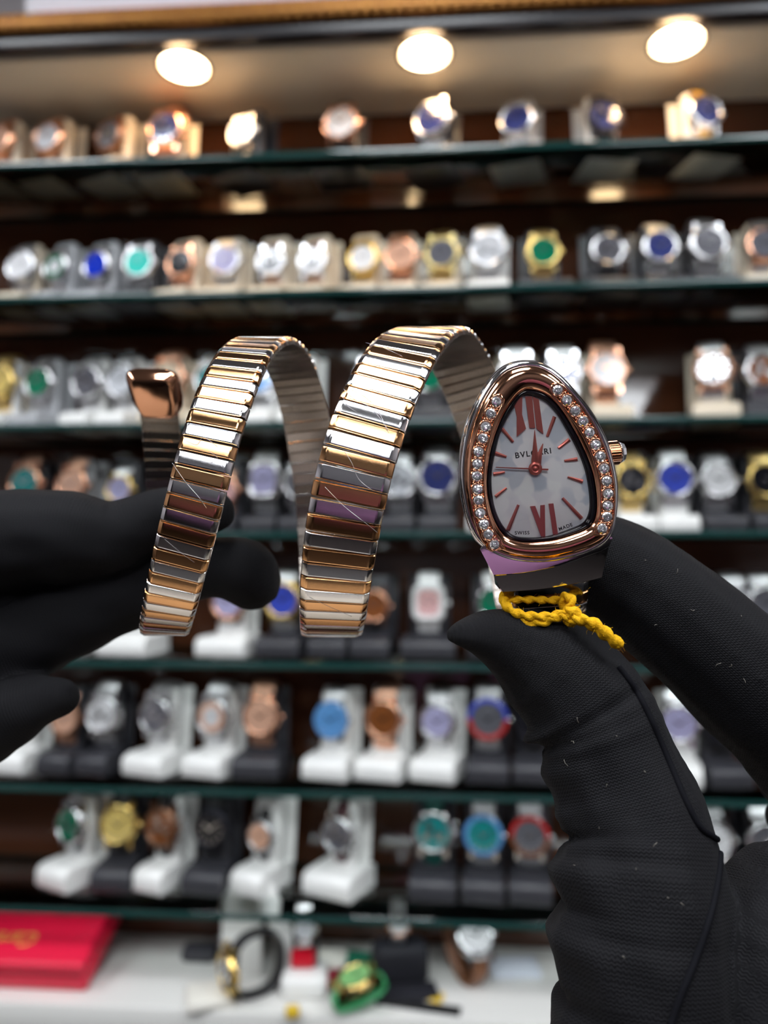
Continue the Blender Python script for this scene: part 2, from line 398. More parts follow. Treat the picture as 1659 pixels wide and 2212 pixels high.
def roof_bar(a, b, w0, w1=None, h0=-.18, h1=.12):
    """applied bar with a ridge from zoom point a to b"""
    w1 = w1 or w0
    a = np.array(a, float); b = np.array(b, float); d = (b - a) / np.linalg.norm(b - a); n = np.array((-d[1], d[0]))
    q = [a + n * w0 / 2, a - n * w0 / 2, b - n * w1 / 2, b + n * w1 / 2]
    V = [hz(*p, h0) for p in q] + [hz(*p, h1 * .35) for p in q] + [hz(*(a + d * w0 * .15), h1), hz(*(b - d * w1 * .15), h1)]
    return V, [(0, 1, 5, 4), (1, 2, 6, 5), (2, 3, 7, 6), (3, 0, 4, 7), (4, 5, 8), (5, 6, 9, 8), (6, 7, 9), (7, 4, 8, 9), (3, 2, 1, 0)]
def prism(P, h0, h1, inset=0.0):
    n = len(P); c = np.mean(np.array(P, float), 0)
    V = [hz(*p, h0) for p in P] + [hz(*p, h1) for p in P]
    Fc = [tuple(n + i for i in range(n))] + [(i, (i + 1) % n, n + (i + 1) % n, n + i) for i in range(n)]
    return V, Fc
for a, b, w0, w1 in [((840,520),(788,660),26,20),((943,680),(866,742),27,20),((1000,818),(908,830),27,14),((1038,976),(932,944),27,12),((1030,1236),(895,1092),26,18),
             ((585,1140),(512,1318),18,28),((502,1020),(424,1082),15,24),((490,910),(408,924),14,26),((502,802),(420,775),14,26),((548,698),(466,600),18,24)]:
    V, Fc = roof_bar(a, b, w0, w1); obj('hour_marker', mesh('hour_marker', V, Fc, False), M['marker'], dial)
for P in ([(548,404),(612,379),(610,505),(638,605),(573,662),(573,520)], [(633,380),(680,379),(702,600),(662,600)], [(686,381),(728,400),(760,642),(712,606)]):
    V, Fc = prism(P, -.18, .1); obj('numeral_stroke', mesh('numeral_stroke', V, Fc, False), M['marker'], dial)
for P in ([(668,1150),(702,1147),(738,1240),(740,1143),(770,1140),(773,1362),(744,1362)], [(797,1132),(830,1130),(862,1342),(828,1347)]):
    V, Fc = prism(P, -.18, .1); obj('numeral_stroke', mesh('numeral_stroke', V, Fc, False), M['marker'], dial)
def lettering(txt, zx, zy, size, rot, parent, name='lettering', spacing=1.0, m=None):
    cu = bpy.data.curves.new(name, 'FONT'); cu.body = txt; cu.size = 1.0; cu.align_x = 'CENTER'; cu.align_y = 'CENTER'; cu.space_character = spacing
    cu.offset = 0.022
    t = bpy.data.objects.new(name, cu); COL.objects.link(t)
    dg = bpy.context.evaluated_depsgraph_get(); me = bpy.data.meshes.new_from_object(t.evaluated_get(dg))
    bpy.data.objects.remove(t)
    me.name = name; me.materials.clear()
    p = hz(zx, zy, -.185)
    return obj(name, me, m or M['ink'], parent, Matrix.Translation(p) @ Matrix.Rotation(math.radians(rot), 4, 'Z') @ Matrix.Scale(size / 40.0 / 1000, 4))
lettering('BVLGARI', 690, 778, 56, 8, dial, spacing=1.24)
lettering('SWISS', 612, 1338, 34, 1, dial, spacing=1.2)
lettering('MADE', 918, 1296, 34, 20, dial, spacing=1.2)
# hands
C0 = np.array((701, 886.0))
def leaf(tip, wbase, h):
    tip = np.array(tip, float); d = (tip - C0) / np.linalg.norm(tip - C0); n = np.array((-d[1], d[0])); Ln = np.linalg.norm(tip - C0)
    P = []
    prof = [(0.0, .35), (.12, .5), (.25, .48), (.6, .26), (.97, .05)]
    q = [(C0 + d * Ln * s + n * wbase * v) for s, v in prof] + [(C0 + d * Ln * s - n * wbase * v) for s, v in prof[::-1]]
    m_ = len(q)
    V = [hz(*p, h) for p in q] + [hz(*C0, h + .14), hz(*(C0 + d * Ln * .6), h + .14), hz(*tip, h + .02)]
    a, b, c = m_, m_ + 1, m_ + 2
    Fc = [(0, 1, a), (1, 2, b, a), (2, 3, b), (3, 4, c, b), (4, 5, c), (5, 6, b, c), (6, 7, b), (7, 8, a, b), (8, 9, a)]
    return mesh('hand', V, Fc, False)
obj('hour_hand', leaf((757, 708), 62, .14), M['marker'], hero)
obj('minute_hand', leaf((697, 612), 52, .26), M['marker'], hero)
V, Fc = roof_bar((424, 877), (792, 893), 6, 12, .42, .5); obj('second_hand', mesh('second_hand', V, Fc, False), M['marker'], hero)
c0 = hz(*C0, 0)
V, Fc = lathe([(.0011, -.0001), (.0012, .00035), (.0009, .0005), (.0006, .00062), (.00055, .0004), (.0004, .0004), (.00025, .00080)], 24)
obj('hand_hub', mesh('hand_hub', [Vector(v) + c0 for v in V], Fc), M['marker'], hero)
# crystal
M['crystal'] = clear_glass('watch_crystal', (1, 1, 1), 0.8, 0.01)
rows = [ring(RI * .99 * s, .72 + .5 * (1 - s * s)) for s in (1, .9, .75, .55, .35, .15)] + [[hz(*CZ, 1.22)] * NA]
V, Fc = loft(rows); obj('crystal', mesh('crystal', V, Fc), M['crystal'], hero)
# stones
gl = [(422,425),(380,510),(345,598),(325,680),(298,773),(290,858),(285,943),(288,1033),(296,1112),(310,1197),(335,1275),(362,1347),(410,1415)]
gr = [(845,345),(910,415),(967,490),(1020,562),(1068,642),(1108,722),(1140,805),(1165,887),(1185,975),(1193,1062),(1193,1145),(1187,1227),(1155,1307)]
M['gem'] = mat('clear_stone', (0.93, 0.92, 0.95), 0.04, 0.85)
def bez_h(p):
    a = math.atan2(-(p[1] - CZ[1]), p[0] - CZ[0]); r = math.hypot(p[0] - CZ[0], p[1] - CZ[1])
    rb, ri = float(rad(BEZ, a)), float(rad(INN, a)); return dome(min(1, max(0, (rb - r) / (rb - ri))))
g = MB(); n = 12
V = []; prof = [(.9, -.25), (1.0, 0.05), (.74, .34), (.46, .42)]
for i, (r, h) in enumerate(prof):
    for k_ in range(n): a = 2 * PI * (k_ + .5 * (i % 2)) / n; V.append((r * math.cos(a), r * math.sin(a), h))
Fc = []
for i in range(3):
    for k_ in range(n):
        A, B, C_, D_ = i * n + k_, i * n + (k_ + 1) % n, (i + 1) * n + k_, (i + 1) * n + (k_ + 1) % n
        if i % 2 == 0: Fc += [(A, B, C_), (B, D_, C_)]
        else: Fc += [(A, D_, C_), (A, B, D_)]
# star facets: sink a centre so the table shows inner sparkle
V.append((0, 0, .05)); c_ = len(V) - 1
V += [(.2 * math.cos(2 * PI * k_ / n), .2 * math.sin(2 * PI * k_ / n), .30 + .10 * (k_ % 2)) for k_ in range(n)]
for k_ in range(n):
    A, B = 3 * n + k_, 3 * n + (k_ + 1) % n; C_, D_ = c_ + 1 + k_, c_ + 1 + (k_ + 1) % n
    Fc += [(A, B, C_), (B, D_, C_), (C_, D_, c_)]
gem_me = mesh('gem', [(x * .00093, y * .00093, z * .00093) for x, y, z in V], Fc, False)
seat_me = mesh('gem_seat', *lathe([(.00116, -.0002), (.00113, .00012), (.00101, .00016), (.00096, -.0001)], 20, cap0=False, cap1=False))
mbp = MB(); sph = lathe([(.00001, -.0002), (.00016, -.0001), (.0002, 0), (.00014, .00014), (.00001, .0002)], 8, cap0=False, cap1=False)
for G in (gl, gr):
    for i, p in enumerate(G):
        h = bez_h(p)
        o = obj('gem', gem_me, M['gem'], bezel, Matrix.Translation(hz(*p, h + .10)) @ Euler((random.uniform(-.2, .2), random.uniform(-.2, .2), random.uniform(0, 6))).to_matrix().to_4x4())
        obj('gem_seat', seat_me, M['rose_polished'], bezel, Matrix.Translation(hz(*p, h + .02)))
        if i:
            q = G[i - 1]; d = np.array(p) - np.array(q); d = d / np.linalg.norm(d); nn = np.array((-d[1], d[0])); mid = (np.array(p) + np.array(q)) / 2
            for s in (-1, 1):
                c = hz(*(mid + nn * s * 26), bez_h(mid + nn * s * 26) + .14); mbp.add([Vector(v) + c for v in sph[0]], sph[1])
    # raised rim round the row of stones
    Gp = np.array(G, float); dense = catmull(Gp, 6); path = []
    T = np.gradient(dense, axis=0); T /= np.linalg.norm(T, axis=1)[:, None]; Nn = np.stack([-T[:, 1], T[:, 0]], 1)
    off = 47
    path += [dense[i] + Nn[i] * off for i in range(len(dense))]
    e, t_, n_ = dense[-1], T[-1], Nn[-1]
    tip = e + t_ * 48 + (n_ if G is gr else -n_) * -20
    path += [e + t_ * 30 + n_ * off * .8, e + t_ * 62 + (-n_ if G is gl else n_) * off * .9, e + t_ * 30 - n_ * off * .8]
    path += [dense[i] - Nn[i] * off for i in range(len(dense) - 1, -1, -1)]
    s_, t_, n_ = dense[0], T[0], Nn[0]
    path += [s_ - n_ * off * .75 - t_ * 34, s_ - t_ * 50, s_ + n_ * off * .75 - t_ * 34]
    V, Fc = tube([hz(*p, bez_h(p) + .08) for p in path], .00024, 8, closed=True)
    obj('stone_channel_rim', mesh('stone_channel_rim', V, Fc), M['rose_polished'], bezel)
o = obj('prong_beads', mbp.mesh('prong_beads'), M['rose_polished'], bezel); o['kind'] = 'stuff'
# lug block under the head
def poly(P, n=28): 
    D = catmull(P, 12); s = np.r_[0, np.cumsum(np.hypot(*np.diff(D, axis=0).T))]; t = np.linspace(0, s[-1], n)
    return np.stack([np.interp(t, s, D[:, 0]), np.interp(t, s, D[:, 1])], 1)
r0 = poly([(420,1360),(700,1440),(1130,1310)])
r1 = poly([(318,1452),(420,1500),(560,1540),(700,1556),(850,1548),(1000,1516),(1130,1468),(1215,1408),(1256,1372)])
r2 = poly([(418,1640),(520,1632),(640,1618),(760,1595),(900,1562),(1030,1522),(1140,1482),(1200,1452),(1234,1430)])
r3 = poly([(462,1722),(600,1712),(760,1694),(900,1670),(1030,1644),(1130,1622),(1202,1602)])
r4 = poly([(490,1764),(620,1756),(760,1744),(900,1724),(1030,1700),(1120,1682),(1194,1662)])
rows = [[hz(*p, h) for p in r] for r, h in ((r0, -.9), (r1, -.75), (r2 * .97 + r1 * .03, -.85), (r2, -1.0), (r2 * .96 + r3 * .04, -1.12), (r3, -1.7), (r4 * .9 + r3 * .1, -2.1), (r4, -2.5))]
rows += [[hz(*(p * (1, 1) + (0, -6)), -6.5) for p in r4], [hz(*p, -7.4) for p in r3], [hz(*p, -7.4) for p in r0]]
rows.append(rows[0])
V, Fc = loft(rows, False)
n = 28; m_ = len(rows) - 1
Fc += [tuple(i * n for i in range(m_)), tuple(i * n + n - 1 for i in range(m_))[::-1]]
lug = mesh('lug', V, Fc)
bm = bmesh.new(); bm.from_mesh(lug); bmesh.ops.remove_doubles(bm, verts=bm.verts, dist=1e-6); bmesh.ops.recalc_face_normals(bm, faces=bm.faces); bm.to_mesh(lug); bm.free()
lug.set_sharp_from_angle(angle=math.radians(28))
obj('lug', lug, M['polished'], hero)
# crown
crown = empty('crown_axis'); bpy.data.objects.remove(crown)
cp = hz(1228, 772, -3.2)
nf = 26; prof = [(.0016, 0), (.0021, .0002), (.0021, .0023), (.0018, .0026)]
V = []; 
for r, h in prof:
    for k_ in range(nf * 4):
        a = 2 * PI * k_ / (nf * 4); rr = r * (1 + (.06 if (k_ % 4) in (0, 1) else -.04)); V.append((h, rr * math.cos(a), rr * math.sin(a)))
N4 = nf * 4; Fc = [(i * N4 + k_, i * N4 + (k_ + 1) % N4, (i + 1) * N4 + (k_ + 1) % N4, (i + 1) * N4 + k_) for i in range(3) for k_ in range(N4)] + [tuple(3 * N4 + k_ for k_ in range(N4))]
CM = Matrix.Translation(cp) @ Matrix.Rotation(math.radians(6), 4, 'Z') @ Matrix.Rotation(math.radians(8), 4, 'Y')
cw = obj('crown', mesh('crown', V, Fc, False), M['rose'], hero, CM)
V, Fc = lathe([(.0018, .0025), (.00195, .0028), (.0017, .0034), (.001, .0038), (.0001, .0039)], 10, 'x')
obj('crown_cap', mesh('crown_cap', V, Fc, False), M['gem'], cw)
V, Fc = lathe([(.0013, -.002), (.0013, .0005)], 20, 'x'); obj('crown_stem', mesh('crown_stem', V, Fc), M['polished'], cw)

# ---- the coil
Dc, R0 = 0.168, 0.0329
PH = np.array([-330, -270, -180, -90, 0, 90, 180, 270, 360, 450, 540, 630, 672, 720], float)
PX = np.array([.027, .0285, .0335, .0310, .0125, -.0055, -.0118, -.0172, -.0238, -.0328, -.0478, -.0567, -.0562, -.0555])
def pchip(x, xs, ys):
    h = np.diff(xs); d = np.diff(ys) / h; m = np.zeros_like(ys)
    m[1:-1] = (d[:-1] + d[1:]) / 2; m[0], m[-1] = d[0], d[-1]
    i = np.clip(np.searchsorted(xs, x) - 1, 0, len(h) - 1); t = (x - xs[i]) / h[i]
    return ((1 + 2 * t) * (1 - t) ** 2) * ys[i] + t * (1 - t) ** 2 * h[i] * m[i] + t * t * (3 - 2 * t) * ys[i + 1] + t * t * (t - 1) * h[i] * m[i + 1]
def coil(ph):
    a = math.radians(ph)
    R = float(np.interp(ph, [-330, 0, 180, 360, 540, 700], [.0330, .0338, .0326, .0317, .0324, .0322]))
    yc = .0058
    return Vector((float(pchip(ph, PH, PX)), yc + R * math.cos(a), -(Dc - R * math.sin(a)))) - hc
def frame_at(ph):
    p = coil(ph); t = (coil(ph + .5) - coil(ph - .5)).normalized()
    ax = Vector((coil(ph).x, .0058 - hc.y, -Dc - hc.z)); nrm = (p - ax); nrm = (nrm - t * nrm.dot(t)).normalized()
    b = t.cross(nrm).normalized()
    return p, t, nrm, b
# link mesh: unit width 1, pitch 1 along y, thickness 1
def link_mesh(mo):
    P = [(-.5, -.62), (-.485, -.25), (-.42, -.02), (-.395, 0), (.395, 0), (.42, -.02), (.485, -.25), (.5, -.62), (.5, -1.0), (-.5, -1.0)]
    n = len(P); rows = []
    for y, s, dz in ((-.452, .985, -.40), (-.452, .995, -.16), (-.41, 1, -.03), (-.34, 1, 0), (.33, 1, .03), (.40, 1, .0), (.435, .995, -.10), (.452, .985, -.40)):
        rows.append([(x * s, y, z + dz if z > -.3 else (z + abs(dz) * .9 if z < -.9 else z)) for x, z in P])
    V, Fc = loft(rows, True, True, True)
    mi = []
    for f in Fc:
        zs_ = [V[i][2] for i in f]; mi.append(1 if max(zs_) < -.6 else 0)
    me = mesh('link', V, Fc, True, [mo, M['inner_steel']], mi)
    bm = bmesh.new(); bm.from_mesh(me); bmesh.ops.recalc_face_normals(bm, faces=bm.faces); bm.to_mesh(me); bm.free()
    me.set_sharp_from_angle(angle=math.radians(25))
    return me
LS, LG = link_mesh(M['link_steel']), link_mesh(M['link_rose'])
ph = -238.0; i = 0
def band_w(ph): return float(np.interp(ph, [-240, -90, 90, 270, 450, 540, 680], [.0142, .0142, .0134, .0120, .0104, .0100, .0094]))
while ph < 668:
    wd = band_w(ph); pitch = float(np.interp(ph, [-240, 100, 450, 680], [.00305, .00305, .0027, .0026]))
    p, t, nrm, b = frame_at(ph)
    j = random.uniform(-1, 1)
    tl = math.radians(1.6 * random.uniform(-1, 1))
    b2 = b * wd * (1 + .006 * j); t2 = (t * math.cos(tl) + nrm * math.sin(tl)) * pitch; n2 = (nrm * math.cos(tl) - t * math.sin(tl)) * .0017
    Mx = Matrix(((b2.x, t2.x, n2.x, p.x), (b2.y, t2.y, n2.y, p.y), (b2.z, t2.z, n2.z, p.z), (0, 0, 0, 1)))
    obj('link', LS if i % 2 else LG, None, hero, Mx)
    ds = (coil(ph + .5) - coil(ph - .5)).length; ph += pitch / ds; i += 1
# creases of the clear film still wrapped round the band
def on_coil(px, py, k0):
    best = None
    for q in np.arange(k0 + 2, k0 + 178, .5):
        c = coil(q) + hc; yy = 1106 - F * c.y / -c.z
        if best is None or abs(yy - py) < best[0]: best = (abs(yy - py), -c.z)
    d = best[1] - .00012
    return Vector(((px - 829.5) / F * d, -(py - 1106) / F * d, -d)) - hc
M['film'] = mat('clear_film', (.62, .58, .60), .2, .6)
for k0, pts in ((0, [(742,840),(765,862),(800,880),(822,905),(840,935)]), (0, [(760,842),(790,858),(815,885),(838,930)]), (0, [(702,1052),(745,1095),(790,1130),(815,1150)]), (0, [(742,972),(760,1000),(775,1035),(805,1060)]),
                (0, [(738,850),(750,875),(770,890)]), (0, [(790,740),(830,752),(870,770)]), (0, [(668,1290),(710,1310),(760,1332)]),
                (360, [(372,1000),(400,1040),(430,1075),(446,1098)]), (360, [(356,1165),(385,1190),(420,1215)]), (360, [(455,1000),(470,990),(452,975)]), (360, [(402,952),(425,960),(440,945),(470,965)]), (360, [(470,815),(500,825),(520,838)])):
    V, Fc = tube([on_coil(x_, y_, k0) for x_, y_ in catmull(pts, 6)], .000032, 5); obj('film_crease', mesh('film_crease', V, Fc), M['film'], hero)
# tail cap
p, t, nrm, b = frame_at(ph + 8.5)
wd = .0128
capV = []; 
prof = [(-.5, .0), (-.5, .55), (-.30, .95), (.30, .95), (.5, .55), (.5, .0), (.36, -.95), (-.36, -.95)]
rows = []
for y, s in ((-1.0, .74), (-.72, .92), (-.3, 1), (.6, 1.0), (.85, .96), (1.0, .82)):
    rows.append([(x * wd * s, y * .0062, z * .0026 * (s if z > 0 else 1)) for x, z in prof])
V, Fc = loft(rows, True, True, True)
cap_me = bevel_mesh(V, [f for f in Fc], .00045, 2, 'tail_cap')
Mx = Matrix(((b.x, t.x, nrm.x, p.x - nrm.x * .001), (b.y, t.y, nrm.y, p.y - nrm.y * .001), (b.z, t.z, nrm.z, p.z - nrm.z * .001), (0, 0, 0, 1)))
tag(obj('tail_cap', cap_me, M['rose_polished'], hero, Mx), 'polished rose gold tail tip')

# ================================================================== YELLOW YARN
M['yarn'] = mat('yellow_yarn', (0.80, 0.45, 0.006), 0.75, 0, 0.2, noise=(900, (0.62, 0.30, 0.002)), bump=(2600, .8, .0003))
yarn = empty('yarn_tie', cam(1235, 1337, .134), cam_o.rotation_euler, 'yellow yarn knotted around the band below the watch head', 'yarn')
yb = cam_o.matrix_world
def zc(zx, zy, d):
    q = Vector(((940 + zx / 3.252 - 829.5) / F * d, -(740 + zy / 3.252 - 1106) / F * d, -d))
    return q - Vector(((1235 - 829.5) / F * .134, -(1337 - 1106) / F * .134, -.134))
def strand(name, P, r):
    D = catmull(P, 24); pts = [zc(*p) for p in D]
    ln = np.r_[0, np.cumsum([(pts[k_ + 1] - pts[k_]).length for k_ in range(len(pts) - 1)])]
    t_ = np.linspace(0, ln[-1], int(ln[-1] / .00011)); A = np.array([p[:] for p in pts])
    pts = [Vector([float(np.interp(q, ln, A[:, k_])) for k_ in range(3)]) for q in t_]
    V, Fc = tube(pts, [r * (1 if 2 < i < len(pts) - 3 else .6) for i in range(len(pts))], 14, twist=.15)
    o = obj(name, mesh(name, V, Fc), M['yarn'], yarn)
    rg = random.Random(int(P[0][0])); mb = MB()                     # stray fibres
    for _ in range(len(pts) // 3):
        c = rg.choice(pts); d = Vector((rg.gauss(0, 1), rg.gauss(0, 1), rg.gauss(0, 1))).normalized(); e = Vector((rg.gauss(0, 1), rg.gauss(0, 1), rg.gauss(0, 1))).normalized()
        a = c + d * r * .9
        mb.add(*tube([a, a + d * r * .45 + e * r * .3, a + d * r * .6 + e * r * 1.0], .000022, 4))
    f_ = obj('stray_fibres', mb.mesh('stray_fibres'), M['yarn'], o); f_['kind'] = 'stuff'
    return o
strand('loop_strand', [(530,1752,.1450),(484,1778,.1415),(490,1830,.1375),(540,1885,.136),(620,1915,.1355),(720,1925,.135),(820,1922,.135),(900,1900,.135),(950,1862,.1348),(962,1815,.135),(935,1785,.136),(900,1795,.137),(905,1850,.137),(930,1900,.1365),(960,1945,.135)], .00074)
strand('loop_strand', [(548,1758,.1450),(500,1790,.1415),(505,1850,.138),(550,1925,.1365),(630,1965,.1358),(720,1972,.1352),(800,1950,.1350),(870,1925,.1350),(930,1930,.1345),(975,1950,.1342)], .00074)
strand('loop_strand', [(505,1785,.1412),(560,1805,.139),(640,1806,.139),(720,1806,.139),(800,1812,.139),(890,1800,.1388),(960,1770,.1405),(1060,1730,.1440)], .00062)
strand('knot', [(925,1900,.1355),(960,1880,.1338),(990,1905,.1335),(985,1950,.1338),(950,1965,.1345),(930,1935,.1350),(955,1905,.1340),(985,1925,.1335)], .00080)
strand('tail_strand', [(960,1935,.1335),(1030,1945,.133),(1100,1962,.1325),(1160,2000,.132),(1210,2045,.1318),(1260,2090,.1318),(1312,2128,.132)], .00082)
strand('tail_strand', [(950,1915,.1345),(1030,1960,.134),(1110,1995,.1332),(1180,2050,.1325),(1240,2095,.1322),(1300,2142,.1322)], .00074)

# ================================================================== GLOVED HANDS
def knit():
    m = bpy.data.materials.new('black_knit'); m.use_nodes = True; nt = m.node_tree; b = nt.nodes['Principled BSDF']
    uv = nt.nodes.new('ShaderNodeUVMap'); sp = nt.nodes.new('ShaderNodeSeparateXYZ'); nt.links.new(uv.outputs[0], sp.inputs[0])
    def mt(op, a, b_=None):
        n = nt.nodes.new('ShaderNodeMath'); n.operation = op
        for i_, v in enumerate((a, b_)):
            if v is None: continue
            if isinstance(v, (int, float)): n.inputs[i_].default_value = v
            else: nt.links.new(v, n.inputs[i_])
        return n.outputs[0]
    q = 2 * PI / .00062; p = 2 * PI / .00056
    su = mt('SINE', mt('MULTIPLY', sp.outputs[0], q))
    ph_ = mt('ADD', mt('MULTIPLY', sp.outputs[1], p), mt('MULTIPLY', su, 1.3))
    rowh = mt('SINE', ph_)
    cu = mt('COSINE', mt('MULTIPLY', sp.outputs[0], q * 2))
    tc = nt.nodes.new('ShaderNodeTexCoord'); nz = nt.nodes.new('ShaderNodeTexNoise'); nz.inputs['Scale'].default_value = 2500; nz.inputs['Detail'].default_value = 2
    nt.links.new(tc.outputs['Object'], nz.inputs['Vector'])
    hgt = mt('ADD', mt('ADD', mt('MULTIPLY', rowh, .5), mt('MULTIPLY', cu, .22)), mt('MULTIPLY', nz.outputs[0], .8))
    bp = nt.nodes.new('ShaderNodeBump'); bp.inputs['Strength'].default_value = .55; bp.inputs['Distance'].default_value = .00014
    nt.links.new(hgt, bp.inputs['Height']); nt.links.new(bp.outputs[0], b.inputs['Normal'])
    b.inputs['Base Color'].default_value = (.0046, .0044, .0058, 1); b.inputs['Roughness'].default_value = .75
    b.inputs['Specular IOR Level'].default_value = .18
    b.inputs['Sheen Weight'].default_value = .02; b.inputs['Sheen Roughness'].default_value = .4
    return m
M['knit'] = knit()
M['seam'] = mat('black_seam', (.004, .004, .006), .8, 0, .1)
M['lint'] = mat('lint', (.22, .20, .17), .8)

def hand(name, chains, label, wr, voxel=.0008):
    """one continuous glove mesh from chains of (px, py, radius px, depth)"""
    V = []; Fc = []; cen = []; radv = []; sarr = []; tang = []; cid = []
    bm = bmesh.new(); bmesh.ops.create_icosphere(bm, subdivisions=2, radius=1)
    sv = np.array([v.co[:] for v in bm.verts]); sf = [[v.index for v in f.verts] for f in bm.faces]; bm.free()
    for ci, ch in enumerate(chains):
        P3 = [(*cam(a, b, d), r / F * d) for a, b, r, d in ch]
        D = catmull(P3, 10)
        sl = np.r_[0, np.cumsum(np.linalg.norm(np.diff(D[:, :3], axis=0), axis=1))]
        t = np.gradient(D[:, :3], axis=0); t /= np.linalg.norm(t, axis=1)[:, None] + 1e-12
        last = -1
        for i in range(len(D)):
            cen.append(D[i, :3]); radv.append(D[i, 3]); sarr.append(sl[i]); tang.append(t[i]); cid.append(ci)
            if i and sl[i] - last < D[i, 3] * .18 and i != len(D) - 1: continue
            last = sl[i]; n0 = len(V)
            V += list(sv * D[i, 3] + D[i, :3]); Fc += [[k_ + n0 for k_ in f] for f in sf]
    me = mesh(name, V, Fc)
    o = bpy.data.objects.new(name, me); COL.objects.link(o)
    md = o.modifiers.new('r', 'REMESH'); md.mode = 'VOXEL'; md.voxel_size = voxel
    ms = o.modifiers.new('s', 'SMOOTH'); ms.factor = .5; ms.iterations = 8
    dg = bpy.context.evaluated_depsgraph_get(); m2 = bpy.data.meshes.new_from_object(o.evaluated_get(dg))
    bpy.data.objects.remove(o); bpy.data.meshes.remove(me)
    m2.name = name
    nv = len(m2.vertices); co = np.empty(nv * 3); m2.vertices.foreach_get('co', co); co = co.reshape(-1, 3)
    no = np.empty(nv * 3); m2.vertex_normals.foreach_get('vector', no); no = no.reshape(-1, 3)
    cen = np.array(cen); radv = np.array(radv); sarr = np.array(sarr); tang = np.array(tang); cid = np.array(cid)
    near = np.empty(nv, int)
    for a in range(0, nv, 4000):
        d = np.linalg.norm(co[a:a + 4000, None] - cen[None], axis=2) / radv[None] ; near[a:a + 4000] = d.argmin(1)
    c = cen[near]; tt = tang[near]; dv = co - c
    s_ = sarr[near] + (dv * tt).sum(1)
    view = np.array(CR @ Vector((0, 0, 1))); up = np.cross(np.broadcast_to(view, tt.shape), tt); up /= np.linalg.norm(up, axis=1)[:, None] + 1e-9
    fr = np.cross(tt, up)
    th = np.arctan2((dv * up).sum(1), (dv * fr).sum(1))
    if np.mean((fr @ view)) < 0: th = np.arctan2((dv * up).sum(1), -(dv * fr).sum(1))
    # cloth folds
    disp = np.zeros(nv)
    for (ci, s0, ln, amp, th0, thw) in wr:
        k_ = cid[near] == ci
        x = (s_ - s0) / ln
        disp += np.where(k_, 1.45 * amp * np.exp(-x * x) * np.exp(-((np.angle(np.exp(1j * (th - th0)))) / thw) ** 2), 0)
    disp += .00025 * np.sin(co[:, 0] * 420 + co[:, 2] * 260) * np.sin(co[:, 2] * 350 - co[:, 1] * 300)
    co2 = co + no * disp[:, None]
    m2.vertices.foreach_set('co', co2.ravel())
    m2.polygons.foreach_set('use_smooth', [True] * len(m2.polygons))
    uvl = m2.uv_layers.new(name='UVMap')
    li = np.empty(len(m2.loops), int); m2.loops.foreach_get('vertex_index', li)
    rm = radv[near]
    u = th * .0105; uvl.data.foreach_set('uv', np.stack([u[li], s_[li]], 1).ravel())
    m2.materials.clear(); m2.update()
    o = obj(name, m2, M['knit']); tag(o, label, 'hand')
    return o
def px_on(bvh, px, py, lift=0.0):
    v = (CR @ Vector(((px - 829.5) / F, -(py - 1106) / F, -1.0))).normalized()
    loc, nrm, idx, dist = bvh.ray_cast(CO, v)
    return None if loc is None else loc + nrm * lift
def bvh_of(o):
    return BVHTree.FromPolygons([v.co[:] for v in o.data.vertices], [p.vertices[:] for p in o.data.polygons])

thumb = [(981,1372,22,.1345),(1010,1368,36,.1350),(1060,1372,58,.1375),(1125,1400,88,.1400),(1210,1455,124,.1410),(1285,1555,138,.1395),(1332,1680,148,.137),(1372,1800,166,.134),(1385,1950,188,.130),(1390,2150,200,.127),(1420,2400,230,.126),(1600,2900,300,.126),(1700,3600,330,.128)]
index = [(1170,1190,70,.156),(1230,1190,92,.1565),(1295,1215,112,.1560),(1380,1268,124,.1545),(1480,1348,132,.152),(1600,1455,144,.150),(1740,1580,156,.149),(1880,1760,180,.147),(1900,2000,220,.140),(1750,2300,270,.132),(1650,2800,320,.128)]
palm = [(1900,2000,200,.139),(1745,2060,235,.131),(1680,2260,260,.128),(1640,2600,300,.127)]
middle = [(1672,1697,34,.166),(1735,1720,70,.166),(1850,1800,120,.163),(1950,1950,170,.155)]
ring_f = [(1690,1762,36,.170),(1760,1800,80,.168),(1880,1900,120,.163),(1950,2000,170,.155)]
rw = [(0, .0305, .0015, .0015, -1.6, .8), (0, .0345, .0012, -.0007, -1.6, .9), (0, .0405, .0022, .0009, -1.6, .8), (0, .0475, .0018, .0005, -1.5, .8),
      (0, .0540, .0015, -.0016, -1.7, .8), (0, .0605, .0022, .0013, -1.6, .8), (0, .0655, .0012, -.0008, -1.6, .8), (0, .0705, .0024, .0011, -1.6, .9), (0, .0780, .0018, -.0011, -1.6, .9),
      (0, .020, .003, .0004, -1.2, .9), (0, .0318, .0009, -.0004, 0, 1.3), (0, .0365, .0012, .0003, -.4, 1.0), (0, .058, .001, -.0003, -.7, .8), (0, .068, .001, -.0003, -.7, .9)]
RH = hand('gloved_hand', [thumb, index, palm, middle, ring_f], 'black knit gloved hand at lower right pinching the watch band', rw)
li_ = [(95,1490,95,.174),(-40,1560,0,0)]
lindex = [(459,1104,52,.1720),(430,1104,58,.1720),(360,1114,64,.1720),(290,1138,70,.1715),(232,1166,84,.171),(150,1156,100,.1705),(50,1164,110,.170),(-80,1190,122,.169),(-260,1300,160,.168),(-450,1500,240,.168),(-800,1800,280,.168)]
lmid = [(548,1262,60,.1770),(530,1235,74,.1772),(470,1224,68,.1778),(400,1240,70,.1780),(330,1268,76,.1780),(230,1305,82,.1770),(120,1350,92,.175),(0,1400,105,.173),(-140,1420,125,.171),(-320,1420,170,.169)]
lcurl = [(128,1506,46,.166),(85,1515,56,.166),(10,1545,80,.166),(-90,1585,100,.167),(-250,1560,140,.168),(-400,1500,200,.168)]
